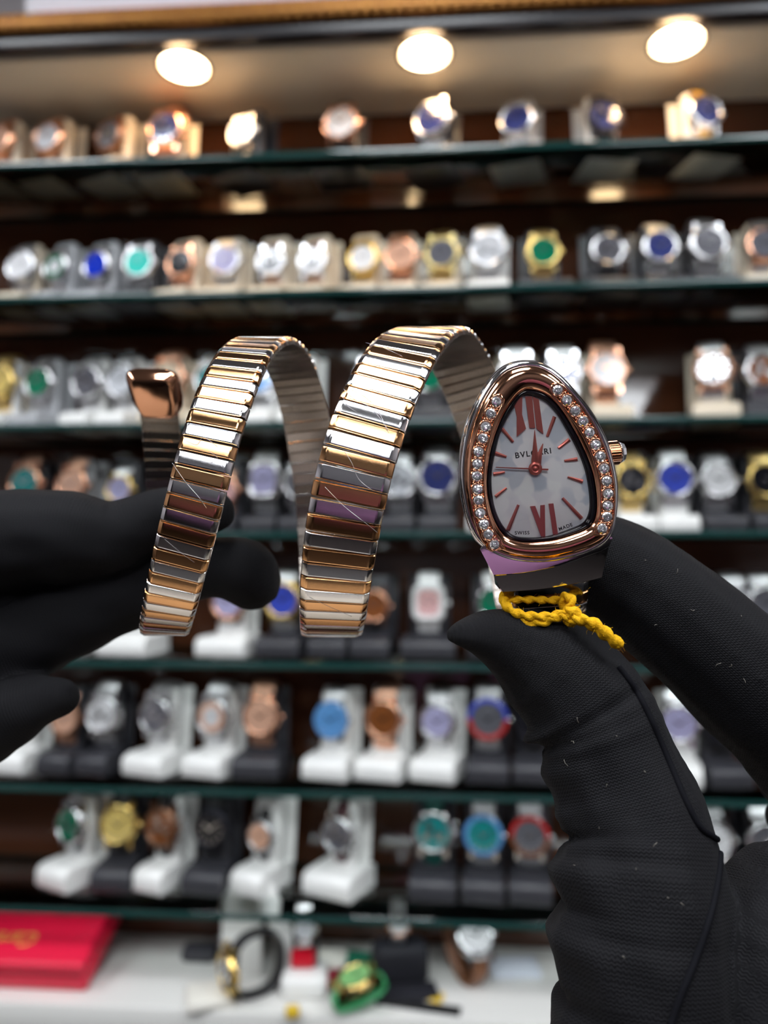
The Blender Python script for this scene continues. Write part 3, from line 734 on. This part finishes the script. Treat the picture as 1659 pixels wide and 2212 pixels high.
lfill = [(0,1290,90,.176),(-100,1350,120,.175),(-250,1400,160,.172)]
LH = hand('gloved_hand', [lindex, lmid, lcurl, lfill], 'black knit gloved hand at left edge holding the bracelet tail', [(0, .022, .003, -.0006, 1.6, .9), (0, .034, .004, .0005, 1.6, .9)], .0010)
# seam along the thumb and the palm of the right glove
bv = bvh_of(RH)
for pts in ([(1335,1440),(1372,1490),(1408,1560),(1446,1650),(1480,1730),(1510,1785),(1540,1808),(1556,1818)], [(1556,1815),(1552,1880),(1540,1950),(1520,2020),(1495,2090),(1470,2150),(1448,2215)]):
    D = catmull(pts, 8); q = []
    for p in D:
        a = px_on(bv, p[0], p[1], .0001)
        if a and (not q or (a - q[-1]).length < .006): q.append(a)
    if len(q) > 4:
        V, Fc = tube(q, .00055, 8); obj('seam', mesh('seam', V, Fc), M['seam'], RH)
mbl = MB(); rg = random.Random(3)
for px, py in [(1395,1210),(1500,1318),(1575,1440),(1610,1475),(1250,1560),(1330,1590),(1390,1665),(1235,1600),(1295,1790),(1410,1830),(1440,1940),(1470,1950),(1350,2070),(1545,1440),(1420,1350),(1220,1640),(1240,1870),(1310,1700),(1375,1880),(1600,1330),(1460,1240)]:
    a = px_on(bv, px, py, .0002)
    if a is None: continue
    d = Vector((rg.uniform(-1, 1), rg.uniform(-.4, .4), rg.uniform(-1, 1))).normalized(); e_ = Vector((rg.uniform(-1, 1), -.3, rg.uniform(-1, 1))).normalized()
    ln = rg.uniform(.0004, .0011)
    V, Fc = tube([a, a + d * ln * .5, a + d * ln * .8 + e_ * ln * .5], .00005, 5); mbl.add(V, Fc)
o = obj('lint', mbl.mesh('lint'), M['lint'], RH); o['kind'] = 'stuff'

# ================================================================== BACKGROUND WATCHES
TILT = math.radians(5)
BASE_H = .032
def loop_pts(hh, ht, n=44):
    """rounded loop in (y depth, z height), centre 0: list of (y, z, ny, nz)"""
    out = []
    for k_ in range(n):
        a = 2 * PI * k_ / n; c, s_ = math.cos(a), math.sin(a)
        y = -ht * math.copysign(abs(c) ** .75, c); z = hh * math.copysign(abs(s_) ** .75, s_)
        out.append((y, z))
    res = []
    for k_ in range(n):
        a, b = out[k_ - 1], out[(k_ + 1) % n]; t = Vector((b[0] - a[0], b[1] - a[1])).normalized()
        res.append((*out[k_], t.y, -t.x)) if (t.y * out[k_][0] - t.x * out[k_][1]) > 0 else res.append((*out[k_], -t.y, t.x))
    return res
def bracelet_mesh(hh, ht, wd=.0235):
    mb = MB(); P = loop_pts(hh, ht, 44); n = len(P)
    for k_ in range(n):
        y0, z0, a0, b0 = P[k_]; y1, z1, a1, b1 = P[(k_ + 1) % n]
        g_ = .12
        A = (y0 + (y1 - y0) * g_, z0 + (z1 - z0) * g_); B = (y1 - (y1 - y0) * g_, z1 - (z1 - z0) * g_)
        for x0, x1, th in ((-.5, -.19, .0026), (-.18, .18, .0032), (.19, .5, .0026)):
            V = []
            for (yy, zz), (aa, bb) in ((A, (a0, b0)), (B, (a1, b1))):
                for x in (x0 * wd, x1 * wd): V += [(x, yy, zz), (x * .98, yy + aa * th, zz + bb * th)]
            mb.add(V, [(0, 1, 3, 2), (4, 6, 7, 5), (1, 5, 7, 3), (0, 4, 5, 1), (2, 3, 7, 6), (0, 2, 6, 4)], False)
    return mb
def strap_mesh(hh, ht, wd=.020):
    P = loop_pts(hh, ht, 44); rows = []
    prof = [(-.5, 0), (-.48, .6), (-.36, .95), (0, 1.1), (.36, .95), (.48, .6), (.5, 0)]
    for y, z, a, b in P:
        ww = wd * (1 - .15 * min(1, abs(z) / hh)) 
        rows.append([(x * ww, y + a * t * .003, z + b * t * .003) for x, t in prof])
    rows.append(rows[0])
    return MB().add(*loft(rows, True))
def watch_set(hh=.033, ht=.0125, kind='round', M0=None):
    """meshes of one display watch; origin at the loop's lowest point"""
    if M0 is None:
        M0 = Matrix.Translation((0, .010, 0)) @ Matrix.Rotation(-TILT, 4, 'X') @ Matrix.Translation((0, 0, hh + .0035))
    f = ht                                    # front of the loop at y = -ht
    out = {}
    out['bracelet'] = bracelet_mesh(hh, ht).mesh('bracelet', M0)
    out['strap'] = strap_mesh(hh, ht).mesh('strap', M0)
    mb = MB()
    if kind == 'round':
        V, Fc = lathe([(.016, f - .001), (.0195, f + .001), (.0208, f + .004), (.0208, f + .007), (.0195, f + .0085), (.016, f + .0085)], 36, 'y'); mb.add(V, Fc)
        for sx in (-1, 1):
            for sz in (-1, 1):
                V, Fc = boxg(sx * .0125 - .002, sx * .0125 + .002, -f - .0062, -f + .001, *sorted((sz * .012, sz * .0235))); mb.add(V, Fc, False)
        out['case'] = mb.mesh('case', M0)
        def bez(a0, a1):
            n = 40; Pf = [(.0205, f + .0078), (.0200, f + .0095), (.0180, f + .0105), (.0162, f + .0100), (.0158, f + .0086)]; rows = []
            for k_ in range(n + 1):
                a = a0 + (a1 - a0) * k_ / n; rows.append([(r * math.cos(a), -h, r * math.sin(a)) for r, h in Pf])
            return MB().add(*loft(rows, False)).mesh('bezel', M0)
        out['bezel'] = bez(0, 2 * PI); out['bezel_up'] = bez(0, PI); out['bezel_low'] = bez(PI, 2 * PI)
        V, Fc = lathe([(.0160, f + .0075), (.0160, f + .0092)], 36, 'y'); out['dial'] = MB().add(V, Fc, False).mesh('dial', M0)
        V, Fc = lathe([(.0095, f + .0092), (.0095, f + .00945), (.0001, f + .00945)], 30, 'y', False, False); out['dial_centre'] = MB().add(V, Fc, False).mesh('dial_centre', M0)
        rm = .0135
    else:
        P = []
        for k_ in range(40):
            a = 2 * PI * k_ / 40; c, s_ = math.cos(a), math.sin(a)
            P.append((.0185 * math.copysign(abs(c) ** .55, c), .0215 * math.copysign(abs(s_) ** .55, s_)))
        def lay(s, h): return [(x * s, -h, z * s) for x, z in P]
        V, Fc = loft([lay(.85, f - .001), lay(1, f + .002), lay(1, f + .006), lay(.94, f + .0085), lay(.78, f + .0085)], True, True, True); out['case'] = MB().add(V, Fc).mesh('case', M0)
        V, Fc = loft([lay(.92, f + .008), lay(.9, f + .0102), lay(.68, f + .0100), lay(.66, f + .0086)]); out['bezel'] = MB().add(V, Fc).mesh('bezel', M0)
        out['dial'] = MB().add(*loft([lay(.67, f + .008), lay(.67, f + .0092)], True, True, True), False).mesh('dial', M0)
        rm = .010
    mb = MB()
    for k_ in range(12):
        a = PI / 6 * k_; c, s_ = math.cos(a), math.sin(a)
        V, Fc = boxg(-.0005, .0005, -f - .0098, -f - .0092, rm - .0015, rm + .0012)
        mb.add([(x * c + z * s_, y, -x * s_ + z * c) for x, y, z in V], Fc, False)
    out['markers'] = mb.mesh('hour_markers', M0)
    for nm, Ln, wdt, ang, dy in (('hour_hand', .0075, .0016, -.95, .0100), ('minute_hand', .0115, .0012, .95, .0104)):
        V, Fc = boxg(-wdt / 2, wdt / 2, -f - dy - .0003, -f - dy, -.002, Ln); c, s_ = math.cos(ang), math.sin(ang)
        out[nm] = MB().add([(x * c + z * s_, y, -x * s_ + z * c) for x, y, z in V], Fc, False).mesh(nm, M0)
    V, Fc = lathe([(.0025, .0200), (.0030, .0208), (.0030, .0235), (.0022, .0242)], 14, 'x')
    out['crown'] = MB().add([(x, y - f - .005, z) for x, y, z in V], Fc).mesh('crown', M0)
    mb = MB()
    for sz in (-1, 1):
        V, Fc = lathe([(.0014, .0185), (.0014, .0225), (.002, .0226), (.002, .0240)], 10, 'x'); mb.add([(x, y - f - .005, z + sz * .0095) for x, y, z in V], Fc)
    out['pushers'] = mb.mesh('pushers', M0)
    for i_, a in enumerate((PI / 2 + .6, -.5, PI + .5)):
        V, Fc = lathe([(.0038, f + .0092), (.0038, f + .0096), (.0030, f + .0096), (.0030, f + .0094)], 20, 'y')
        out['sub%d' % i_] = MB().add([(x + .0075 * math.cos(a), y, z + .0075 * math.sin(a)) for x, y, z in V], Fc, False).mesh('subdial', M0)
    return out
WS = watch_set(); WQ = watch_set(kind='square')
# stands
def stand_meshes():
    out = {}
    P = []                                    # side profile of the base (y, z): low rounded front, flat back
    for a in np.linspace(PI, PI / 2, 8): P.append((-.018 + .012 * math.cos(a), .020 + .012 * math.sin(a)))
    P = [(-.028, 0), (-.030, .003)] + P + [(.026, .032), (.028, .030), (.028, 0)]
    rows = [[(x, y, z * s + (.0 if s == 1 else .0003)) for y, z in P] for x, s in ((-.0295, .96), (-.0285, 1), (.0285, 1), (.0295, .96))]
    V, Fc = loft(rows, True, True, True); bm_ = mesh('base', V, Fc)
    b = bmesh.new(); b.from_mesh(bm_); bmesh.ops.recalc_face_normals(b, faces=b.faces); b.to_mesh(bm_); b.free()
    bm_.set_sharp_from_angle(angle=math.radians(40)); out['base'] = bm_
    me = bbox(-.0175, .0175, -.0085, .0085, -.006, .0675, .0055, 3, 'holder')
    me.transform(Matrix.Translation((0, .010, BASE_H + .001)) @ Matrix.Rotation(-TILT, 4, 'X')); out['holder'] = me
    # flared back tongue that keeps the strap centred
    me = bbox(-.0235, .0235, .0165, .0195, -.004, .069, .0014, 2, 'back_tongue')
    me.transform(Matrix.Translation((0, .010, BASE_H + .001)) @ Matrix.Rotation(-TILT, 4, 'X')); out['tongue'] = me
    return out
ST = stand_meshes()
STN = dict(w='white', k='black', b='beige', g='grey')
MT = dict(s=('steel', 'silver'), r=('rose', 'rose gold'), y=('gold', 'gold'), o=('olive', 'pale gold'), n=('brown_metal', 'bronze'), k=('black_metal', 'black'), c=('ceramic', 'white'))
SP = dict(k=('black_strap', 'black leather strap'), b=('brown_strap', 'brown leather strap'), w=('wine_strap', 'burgundy strap'), g=('green_strap', 'green strap'), y=('yellow_strap', 'yellow strap'))
ORD = ['first', 'second', 'third', 'fourth', 'fifth', 'sixth', 'seventh', 'eighth', 'ninth', 'tenth', 'eleventh', 'twelfth', 'thirteenth', 'fourteenth', 'fifteenth', 'sixteenth', 'seventeenth', 'eighteenth']
def put_watch(loc, rz, sc, case_k, dial_k, band, extra='', sq=False, label='', group=None, W=None, rot=None, flags=True):
    W = W or (WQ if sq else WS)
    e = empty('wristwatch', loc, rot if rot is not None else (0, 0, rz), label, 'watch', group); e.scale = (sc,) * 3
    cm = M[MT[case_k][0]]
    if band in SP: obj('strap', W['strap'], M[SP[band][0]], e)
    else: obj('bracelet', W['bracelet'], M[dict(s='brushed', r='rose_brushed', y='gold_brushed').get(band[1], MT[band[1]][0])], e)
    obj('case', W['case'], cm, e)
    if 'P' in extra or 'R' in extra:
        obj('bezel', W['bezel_up'], M['d_royal' if 'P' in extra else 'd_red'], e); obj('bezel', W['bezel_low'], M['d_red' if 'P' in extra else 'd_brown'], e)
    elif 'G' in extra: obj('bezel', W['bezel'], M['d_sky'], e)
    else: obj('bezel', W['bezel'], cm, e)
    dl = obj('dial', W['dial'], M['d_' + dial_k], e)
    mk = M['polished'] if dial_k not in ('white', 'silver', 'cream', 'lilac', 'pink') else M['steel' if case_k != 'r' else 'rose']
    obj('hour_markers', W['markers'], mk, dl)
    obj('hour_hand', W['hour_hand'], mk, e); obj('minute_hand', W['minute_hand'], mk, e); obj('crown', W['crown'], cm, e)
    if 'c' in extra and not sq:
        obj('pushers', W['pushers'], cm, e)
        for i_ in range(3): obj('subdial', W['sub%d' % i_], M['steel'], dl)
    if 'd' in extra and not sq: obj('dial_centre', W['dial_centre'], M['d_black' if dial_k in ('white', 'grey', 'silver') else 'd_white'], dl)
    return e
YB = SF + .0685                              # depth of the stand centre line
# (x of dial px, case, dial, band, stand, size, rotation, extra); band 'm'+metal = bracelet, else strap
ROWS = [
 [(-4,'r','rosy','mr','b',1,-12,''),(103,'r','silver','b','b',1.0,-14,''),(232,'n','grey','k','b',1.0,-22,'c'),(357,'r','navy','mr','b',1.12,-8,'c'),(518,'s','white','k','k',.95,-24,''),
  (735,'r','white','k','k',1.08,-8,''),(928,'s','navy','ms','k',1.1,-18,''),(1112,'s','navy','ms','g',1.0,-16,''),(1308,'k','navy','k','w',1.0,10,'c'),(1528,'s','navy','y','w',1.0,14,'')],
 [(45,'s','white','ms','b',.95,-8,''),(118,'s','green','ms','g',.9,-16,'d'),(206,'s','blue','ms','g',.92,-14,''),(300,'s','turquoise','ms','k',.95,-4,''),(388,'r','black','mr','b',.92,-14,''),
  (485,'s','lilac','ms','b',.95,-6,''),(583,'s','silver','mr','b',.88,-10,'d'),(672,'s','white','mr','b',.88,-12,'d'),(782,'y','white','my','b',.9,-8,''),(864,'r','rosy','mr','b',.95,-6,''),
  (952,'o','grey','my','b',.98,-6,''),(1052,'s','silver','ms','w',1.05,-6,'c'),(1173,'y','green','my','k',.95,0,''),(1313,'s','grey','k','k',.95,2,'c'),(1426,'s','navy','ms','k',1.0,4,''),
  (1530,'s','grey','ms','k',1.05,4,''),(1650,'r','grey','ms','b',1.0,-6,'')],
 [(-2,'y','golden','my','w',1.05,-8,''),(82,'s','green','ms','g',1.0,-14,''),(186,'s','grey','ms','w',1.0,-12,'c'),(262,'s','silver','ms','w',1.0,-10,''),(362,'r','cream','mr','b',1.08,-6,''),
  (455,'s','teal','ms','b',1.0,-6,''),(562,'s','sky','ms','w',1.0,-8,''),(645,'s','silver','ms','w',.95,-8,''),(800,'s','grey','ms','k',1.0,-8,''),(925,'s','green','ms','k',1.0,-6,''),(1115,'s','cream','ms','b',1.05,-4,''),
  (1215,'s','navy','ms','k',1.05,-4,''),(1310,'r','white','mr','b',1.1,2,''),(1535,'n','grey','ms','b',1.05,-12,'c'),(1645,'s','brown','ms','k',1.0,-6,'c')],
 [(55,'r','teal','mr','k',1.05,-8,''),(155,'r','rosy','mr','g',1.0,-8,''),(258,'y','lilac','ms','k',.85,-6,''),(485,'r','pink','mr','k',.8,-6,''),(570,'s','lilac','ms','k',1.1,-4,'',1),(648,'s','grey','ms','k',1.0,-4,''),
  (745,'s','navy','ms','k',1.0,-4,''),(860,'s','silver','ms','k',1.05,-6,'c'),(945,'s','navy','ms','k',1.15,-2,''),(1065,'s','white','ms','w',1.0,-4,''),(1365,'y','black','my','w',1.0,2,'c'),(1455,'s','royal','ms','w',1.05,-6,''),
  (1550,'s','white','ms','k',1.0,0,''),(1652,'y','black','my','k',1.0,4,'')],
 [(120,'s','silver','ms','w',1.0,-8,''),(285,'s','grey','ms','w',1.0,-8,''),(492,'r','lilac','ms','w',1.0,-8,''),(610,'y','royal','ms','k',1.05,-6,''),(715,'k','black','k','k',1.0,-6,''),(805,'r','brown','k','k',.9,-6,''),(925,'c','pink','mc','k',1.0,-2,'',1),
  (1068,'s','green','mc','k',1.0,0,''),(1590,'s','silver','ms','k',1.0,2,''),(1652,'s','grey','ms','k',1.0,2,'')],
 [(35,'s','silver','ms','w',1.0,-8,''),(140,'n','rosy','mr','k',.9,-6,''),(220,'s','white','ms','k',1.05,-8,'c'),(332,'s','grey','ms','w',1.05,-18,'c'),(456,'s','rosy','ms','w',1.05,-16,'d'),(563,'r','rosy','mr','k',1.08,-4,''),
  (712,'s','sky','ms','w',1.0,-14,'G'),(824,'r','brown','mr','w',1.05,-14,''),(940,'s','lilac','ms','w',1.0,-16,''),(1052,'s','grey','ms','k',1.1,-6,'P'),(1150,'k','black','k','k',1.0,-6,''),(1462,'s','lilac','ms','w',1.05,-12,''),(1560,'k','black','k','k',1.0,4,'')],
 [(145,'s','green','ms','w',1.05,-26,'c'),(258,'y','golden','k','k',1.1,0,''),(345,'n','brown','k','w',1.05,-18,'c'),(454,'k','black','k','k',1.05,-8,''),(555,'s','rosy','k','w',.85,-24,''),(722,'s','grey','w','w',.95,-24,'c'),
  (935,'s','teal','g','k',1.1,-4,'c'),(1042,'s','teal','ms','k',1.05,-6,'G'),(1142,'s','grey','ms','k',1.05,-6,'R'),(1540,'s','white','ms','k',1.05,0,''),(1655,'s','grey','ms','k',1.05,2,'')],
]
BH = [.024, .022, .022, .019, .021, .022, .024]
SW = ['top', 'second', 'third', 'fourth', 'fifth', 'sixth', 'lowest']
for ri, row in enumerate(ROWS):
    zsh = SHELF_Z[ri]
    pyd = [275, 548, 792, 1032, 1298, 1555, 1795][ri]
    for wi, t in enumerate(row):
        px, ck, dk, bd, sk, sc, rz, ex = t[:8]; sq = len(t) > 8
        rzr = math.radians(rz)
        p = at(px, pyd, YB - .004)             # dial centre
        bx = p.x - .014 * math.sin(rzr); 
        pos = '%s from left on the %s shelf' % (ORD[wi], SW[ri])
        dn = {'d': dk}['d']
        bn = SP[bd][1] if bd in SP else MT[bd[1]][1] + ' bracelet'
        st = empty('watch_stand', (bx, YB, zsh), (0, 0, rzr), '%s watch stand, %s' % (STN[sk], pos), 'watch stand', 'watch stands on the glass shelves')
        sm = M['stand_' + STN[sk]]
        near = [abs(at(px, pyd, YB).x - at(q[0], pyd, YB).x) for q in row if q is not t]
        bo = obj('base', ST['base'], sm, st); bo.scale = (min(1.0, (min(near) - .0035 - .02 * abs(math.sin(rzr))) / .059), 1, BH[ri] / BASE_H)
        for nm, km in (('holder', 'holder'), ('back_tongue', 'tongue')):
            ho = obj(nm, ST[km], sm, st); ho.location.z = BH[ri] - BASE_H; ho.scale.x = min(1.0, max(.6, (min(near) - .003) / .047))
        lb = '%s-dial %s watch with %s, %s' % (dn, MT[ck][1], bn, pos)
        put_watch((bx, YB, zsh + BH[ri]), rzr, sc, ck, dk, bd, ex, sq, lb, 'display watches on the glass shelves')

# ================================================================== THINGS ON THE WHITE COUNTER
def on_counter(px, py):
    v = CR @ Vector(((px - 829.5) / F, -(py - 1106) / F, -1.0)); return CO + v * ((ZK - CO.z) / v.z)
# red gift box, tilted against the shelf
rb = empty('gift_box', (at(70, 2128, SF + .02).x, SF + .012, ZK), (0, 0, 0), 'red gift box with gold script lying at the left end of the counter', 'box')
bw0, bw1 = at(-90, 2100, SF + .03).x - rb.location.x, at(205, 2100, SF + .03).x - rb.location.x
tb = Matrix.Rotation(math.radians(22), 4, 'X')
me = bbox(bw0, bw1, 0, .098, .0, .022, .004, 3, 'body'); me.transform(tb); obj('body', me, M['red_box'], rb)
me = bbox(bw0 - .0008, bw1 + .0008, -.0008, .0988, .0225, .036, .005, 3, 'lid'); me.transform(tb); lid = obj('lid', me, M['red_box'], rb)
cu = bpy.data.curves.new('script', 'FONT'); cu.body = 'Cartier'; cu.size = .024; cu.align_x = 'CENTER'; cu.shear = .3; cu.extrude = .0002
t_ = bpy.data.objects.new('script', cu); COL.objects.link(t_)
me = bpy.data.meshes.new_from_object(t_.evaluated_get(bpy.context.evaluated_depsgraph_get())); bpy.data.objects.remove(t_); me.materials.clear()
tx = at(40, 2040, SF + .05).x - rb.location.x
me.transform(tb @ Matrix.Translation((tx, .038, .0365)) @ Matrix.Rotation(PI, 4, 'Z')); obj('gold_lettering', me, M['gold_print'], lid)
# black-strap watch standing on its side, seen through the loop
WR = watch_set(.030, .026, 'round', Matrix.Translation((0, 0, .0335)))
p = on_counter(548, 2165)
put_watch((p.x, p.y + .012, ZK), 0, 1.0, 'y', 'black', 'k', 'c', False, 'black strap watch standing on its edge in the middle of the counter', None, WR, (0, 0, math.radians(-54)))
# clear-white arched stand with red-tagged watch
p = on_counter(650, 2140)
s2 = empty('display_prop', (p.x - .014, p.y + .030, ZK), (0, 0, 0), 'white folded plastic prop with slanted legs beside the black strap watch', 'display prop')
me = bbox(-.080, -.035, -.004, .004, .0, .095, .002, 2, 'back_plate'); obj('back_plate', me, M['stand_white'], s2)
me = bbox(-.011, .011, -.005, .005, 0, .105, .003, 2, 'slanted_leg'); me.transform(Matrix.Translation((.012, -.012, .003)) @ Matrix.Rotation(math.radians(-24), 4, 'Y')); obj('slanted_leg', me, M['stand_white'], s2)
p = on_counter(655, 2150)
s3 = empty('watch_stand', (p.x, p.y + .01, ZK), (0, 0, math.radians(6)), 'white watch stand carrying a red tag on the counter', 'watch stand')
me = bbox(-.024, .024, -.022, .022, 0, .022, .006, 3, 'base'); obj('base', me, M['stand_white'], s3)
me = bbox(-.014, .014, .004, .010, .0222, .058, .002, 2, 'holder'); obj('holder', me, M['stand_black'], s3)
me = bbox(-.015, .010, -.004, .0035, .024, .042, .002, 2, 'red_tag'); obj('red_tag', me, M['red_plastic'], s3)
put_watch((p.x, p.y + .004, ZK + .044), 0, .62, 's', 'silver', 'ms', '', False, 'small silver bracelet watch above the red tag on the counter', None, None, (0, 0, math.radians(12)))
# dark velvet block with a two-tone watch
p = on_counter(868, 2140)
b2 = empty('velvet_block', (p.x, p.y + .01, ZK), (0, 0, math.radians(14)), 'dark velvet block with a flat flap holding a small watch', 'watch holder')
me = bbox(-.030, .030, -.004, .030, .0, .040, .008, 3, 'block'); obj('block', me, M['black_cloth'], b2)
me = bbox(-.034, .034, -.034, -.005, .0, .006, .0025, 2, 'flap'); obj('flap', me, M['black_cloth'], b2)
put_watch((p.x - .004, p.y + .012, ZK + .0405), 0, .62, 'r', 'white', 'ms', '', False, 'small rose gold watch perched on the dark velvet block', None, None, (0, 0, math.radians(8)))
# white watch with red strap lying down
p = on_counter(1005, 2125)
WL = watch_set(.030, .020, 'round', Matrix.Translation((0, 0, .0235)) @ Matrix.Rotation(math.radians(-45), 4, 'X'))
put_watch((p.x, p.y + .012, ZK + .006), 0, 1.1, 's', 'white', 'b', '', False, 'silver watch with white dial and reddish strap lying on the counter', None, WL, (0, 0, math.radians(30)))
# green watch with open strap in front
p = on_counter(775, 2185)
WG = watch_set(.026, .008, 'round', Matrix.Translation((0, 0, .0115)) @ Matrix.Rotation(math.radians(-75), 4, 'X'))
M['d_lime'] = mat('dial_lime', (.25, .55, .2), .3, 0, coat=.5); SP['G'] = ('green_plastic', 'green strap')
put_watch((p.x, p.y, ZK + .008), 0, 1.0, 'y', 'lime', 'G', '', False, 'green plastic watch with yellow-rimmed case lying near the counter edge', None, WG, (0, 0, math.radians(-68)))
# straps, papers, tags
def slab(name, px, py, sx, sy, h, rz, m, label, cat, r=.001, lift=0):
    p = on_counter(px, py); o = obj(name, bbox(-sx / 2, sx / 2, -sy / 2, sy / 2, 0, h, min(r, h * .45), 2, name), m)
    o.location = (p.x, p.y, ZK + lift); o.rotation_euler = (0, 0, math.radians(rz)); return tag(o, label, cat)
o = slab('strap_piece', 905, 2178, .085, .012, .004, -10, M['black_strap'], 'loose black strap lying flat near the counter edge', 'strap', lift=.0005)
slab('tag', 935, 2155, .022, .016, .003, -18, M['yellow_tag'], 'yellow paper tag beside the loose black strap', 'tag')
slab('tag', 632, 2196, .014, .012, .010, 12, M['yellow_tag'], 'yellow tag at the counter edge below the black strap watch', 'tag', .003)
slab('paper_packet', 455, 2160, .050, .045, .010, 20, M['paper'], 'crumpled cream paper packet left of the black strap watch', 'packet', .004)
slab('paper_packet', 700, 2090, .05, .035, .014, -8, M['paper'], 'white paper packet behind the green watch', 'packet', .004)
slab('cloth_pouch', 715, 2128, .05, .028, .012, 8, mat('red_cloth', (.28, .01, .03), .7), 'dark red cloth pouch behind the green watch', 'pouch', .005)
slab('green_card', 770, 2085, .03, .02, .012, -12, mat('dark_green_card', (.01, .16, .09), .5), 'dark green card beside the velvet block', 'card', .002)
slab('black_case', 432, 2072, .040, .024, .016, 0, M['stand_black'], 'small black rounded case at the back of the counter', 'case', .006)
slab('paper_packet', 1110, 2095, .055, .04, .006, 5, mat('bluish_paper', (.62, .66, .74), .6), 'flat pale blue packet right of the reclining silver watch', 'packet', .002)
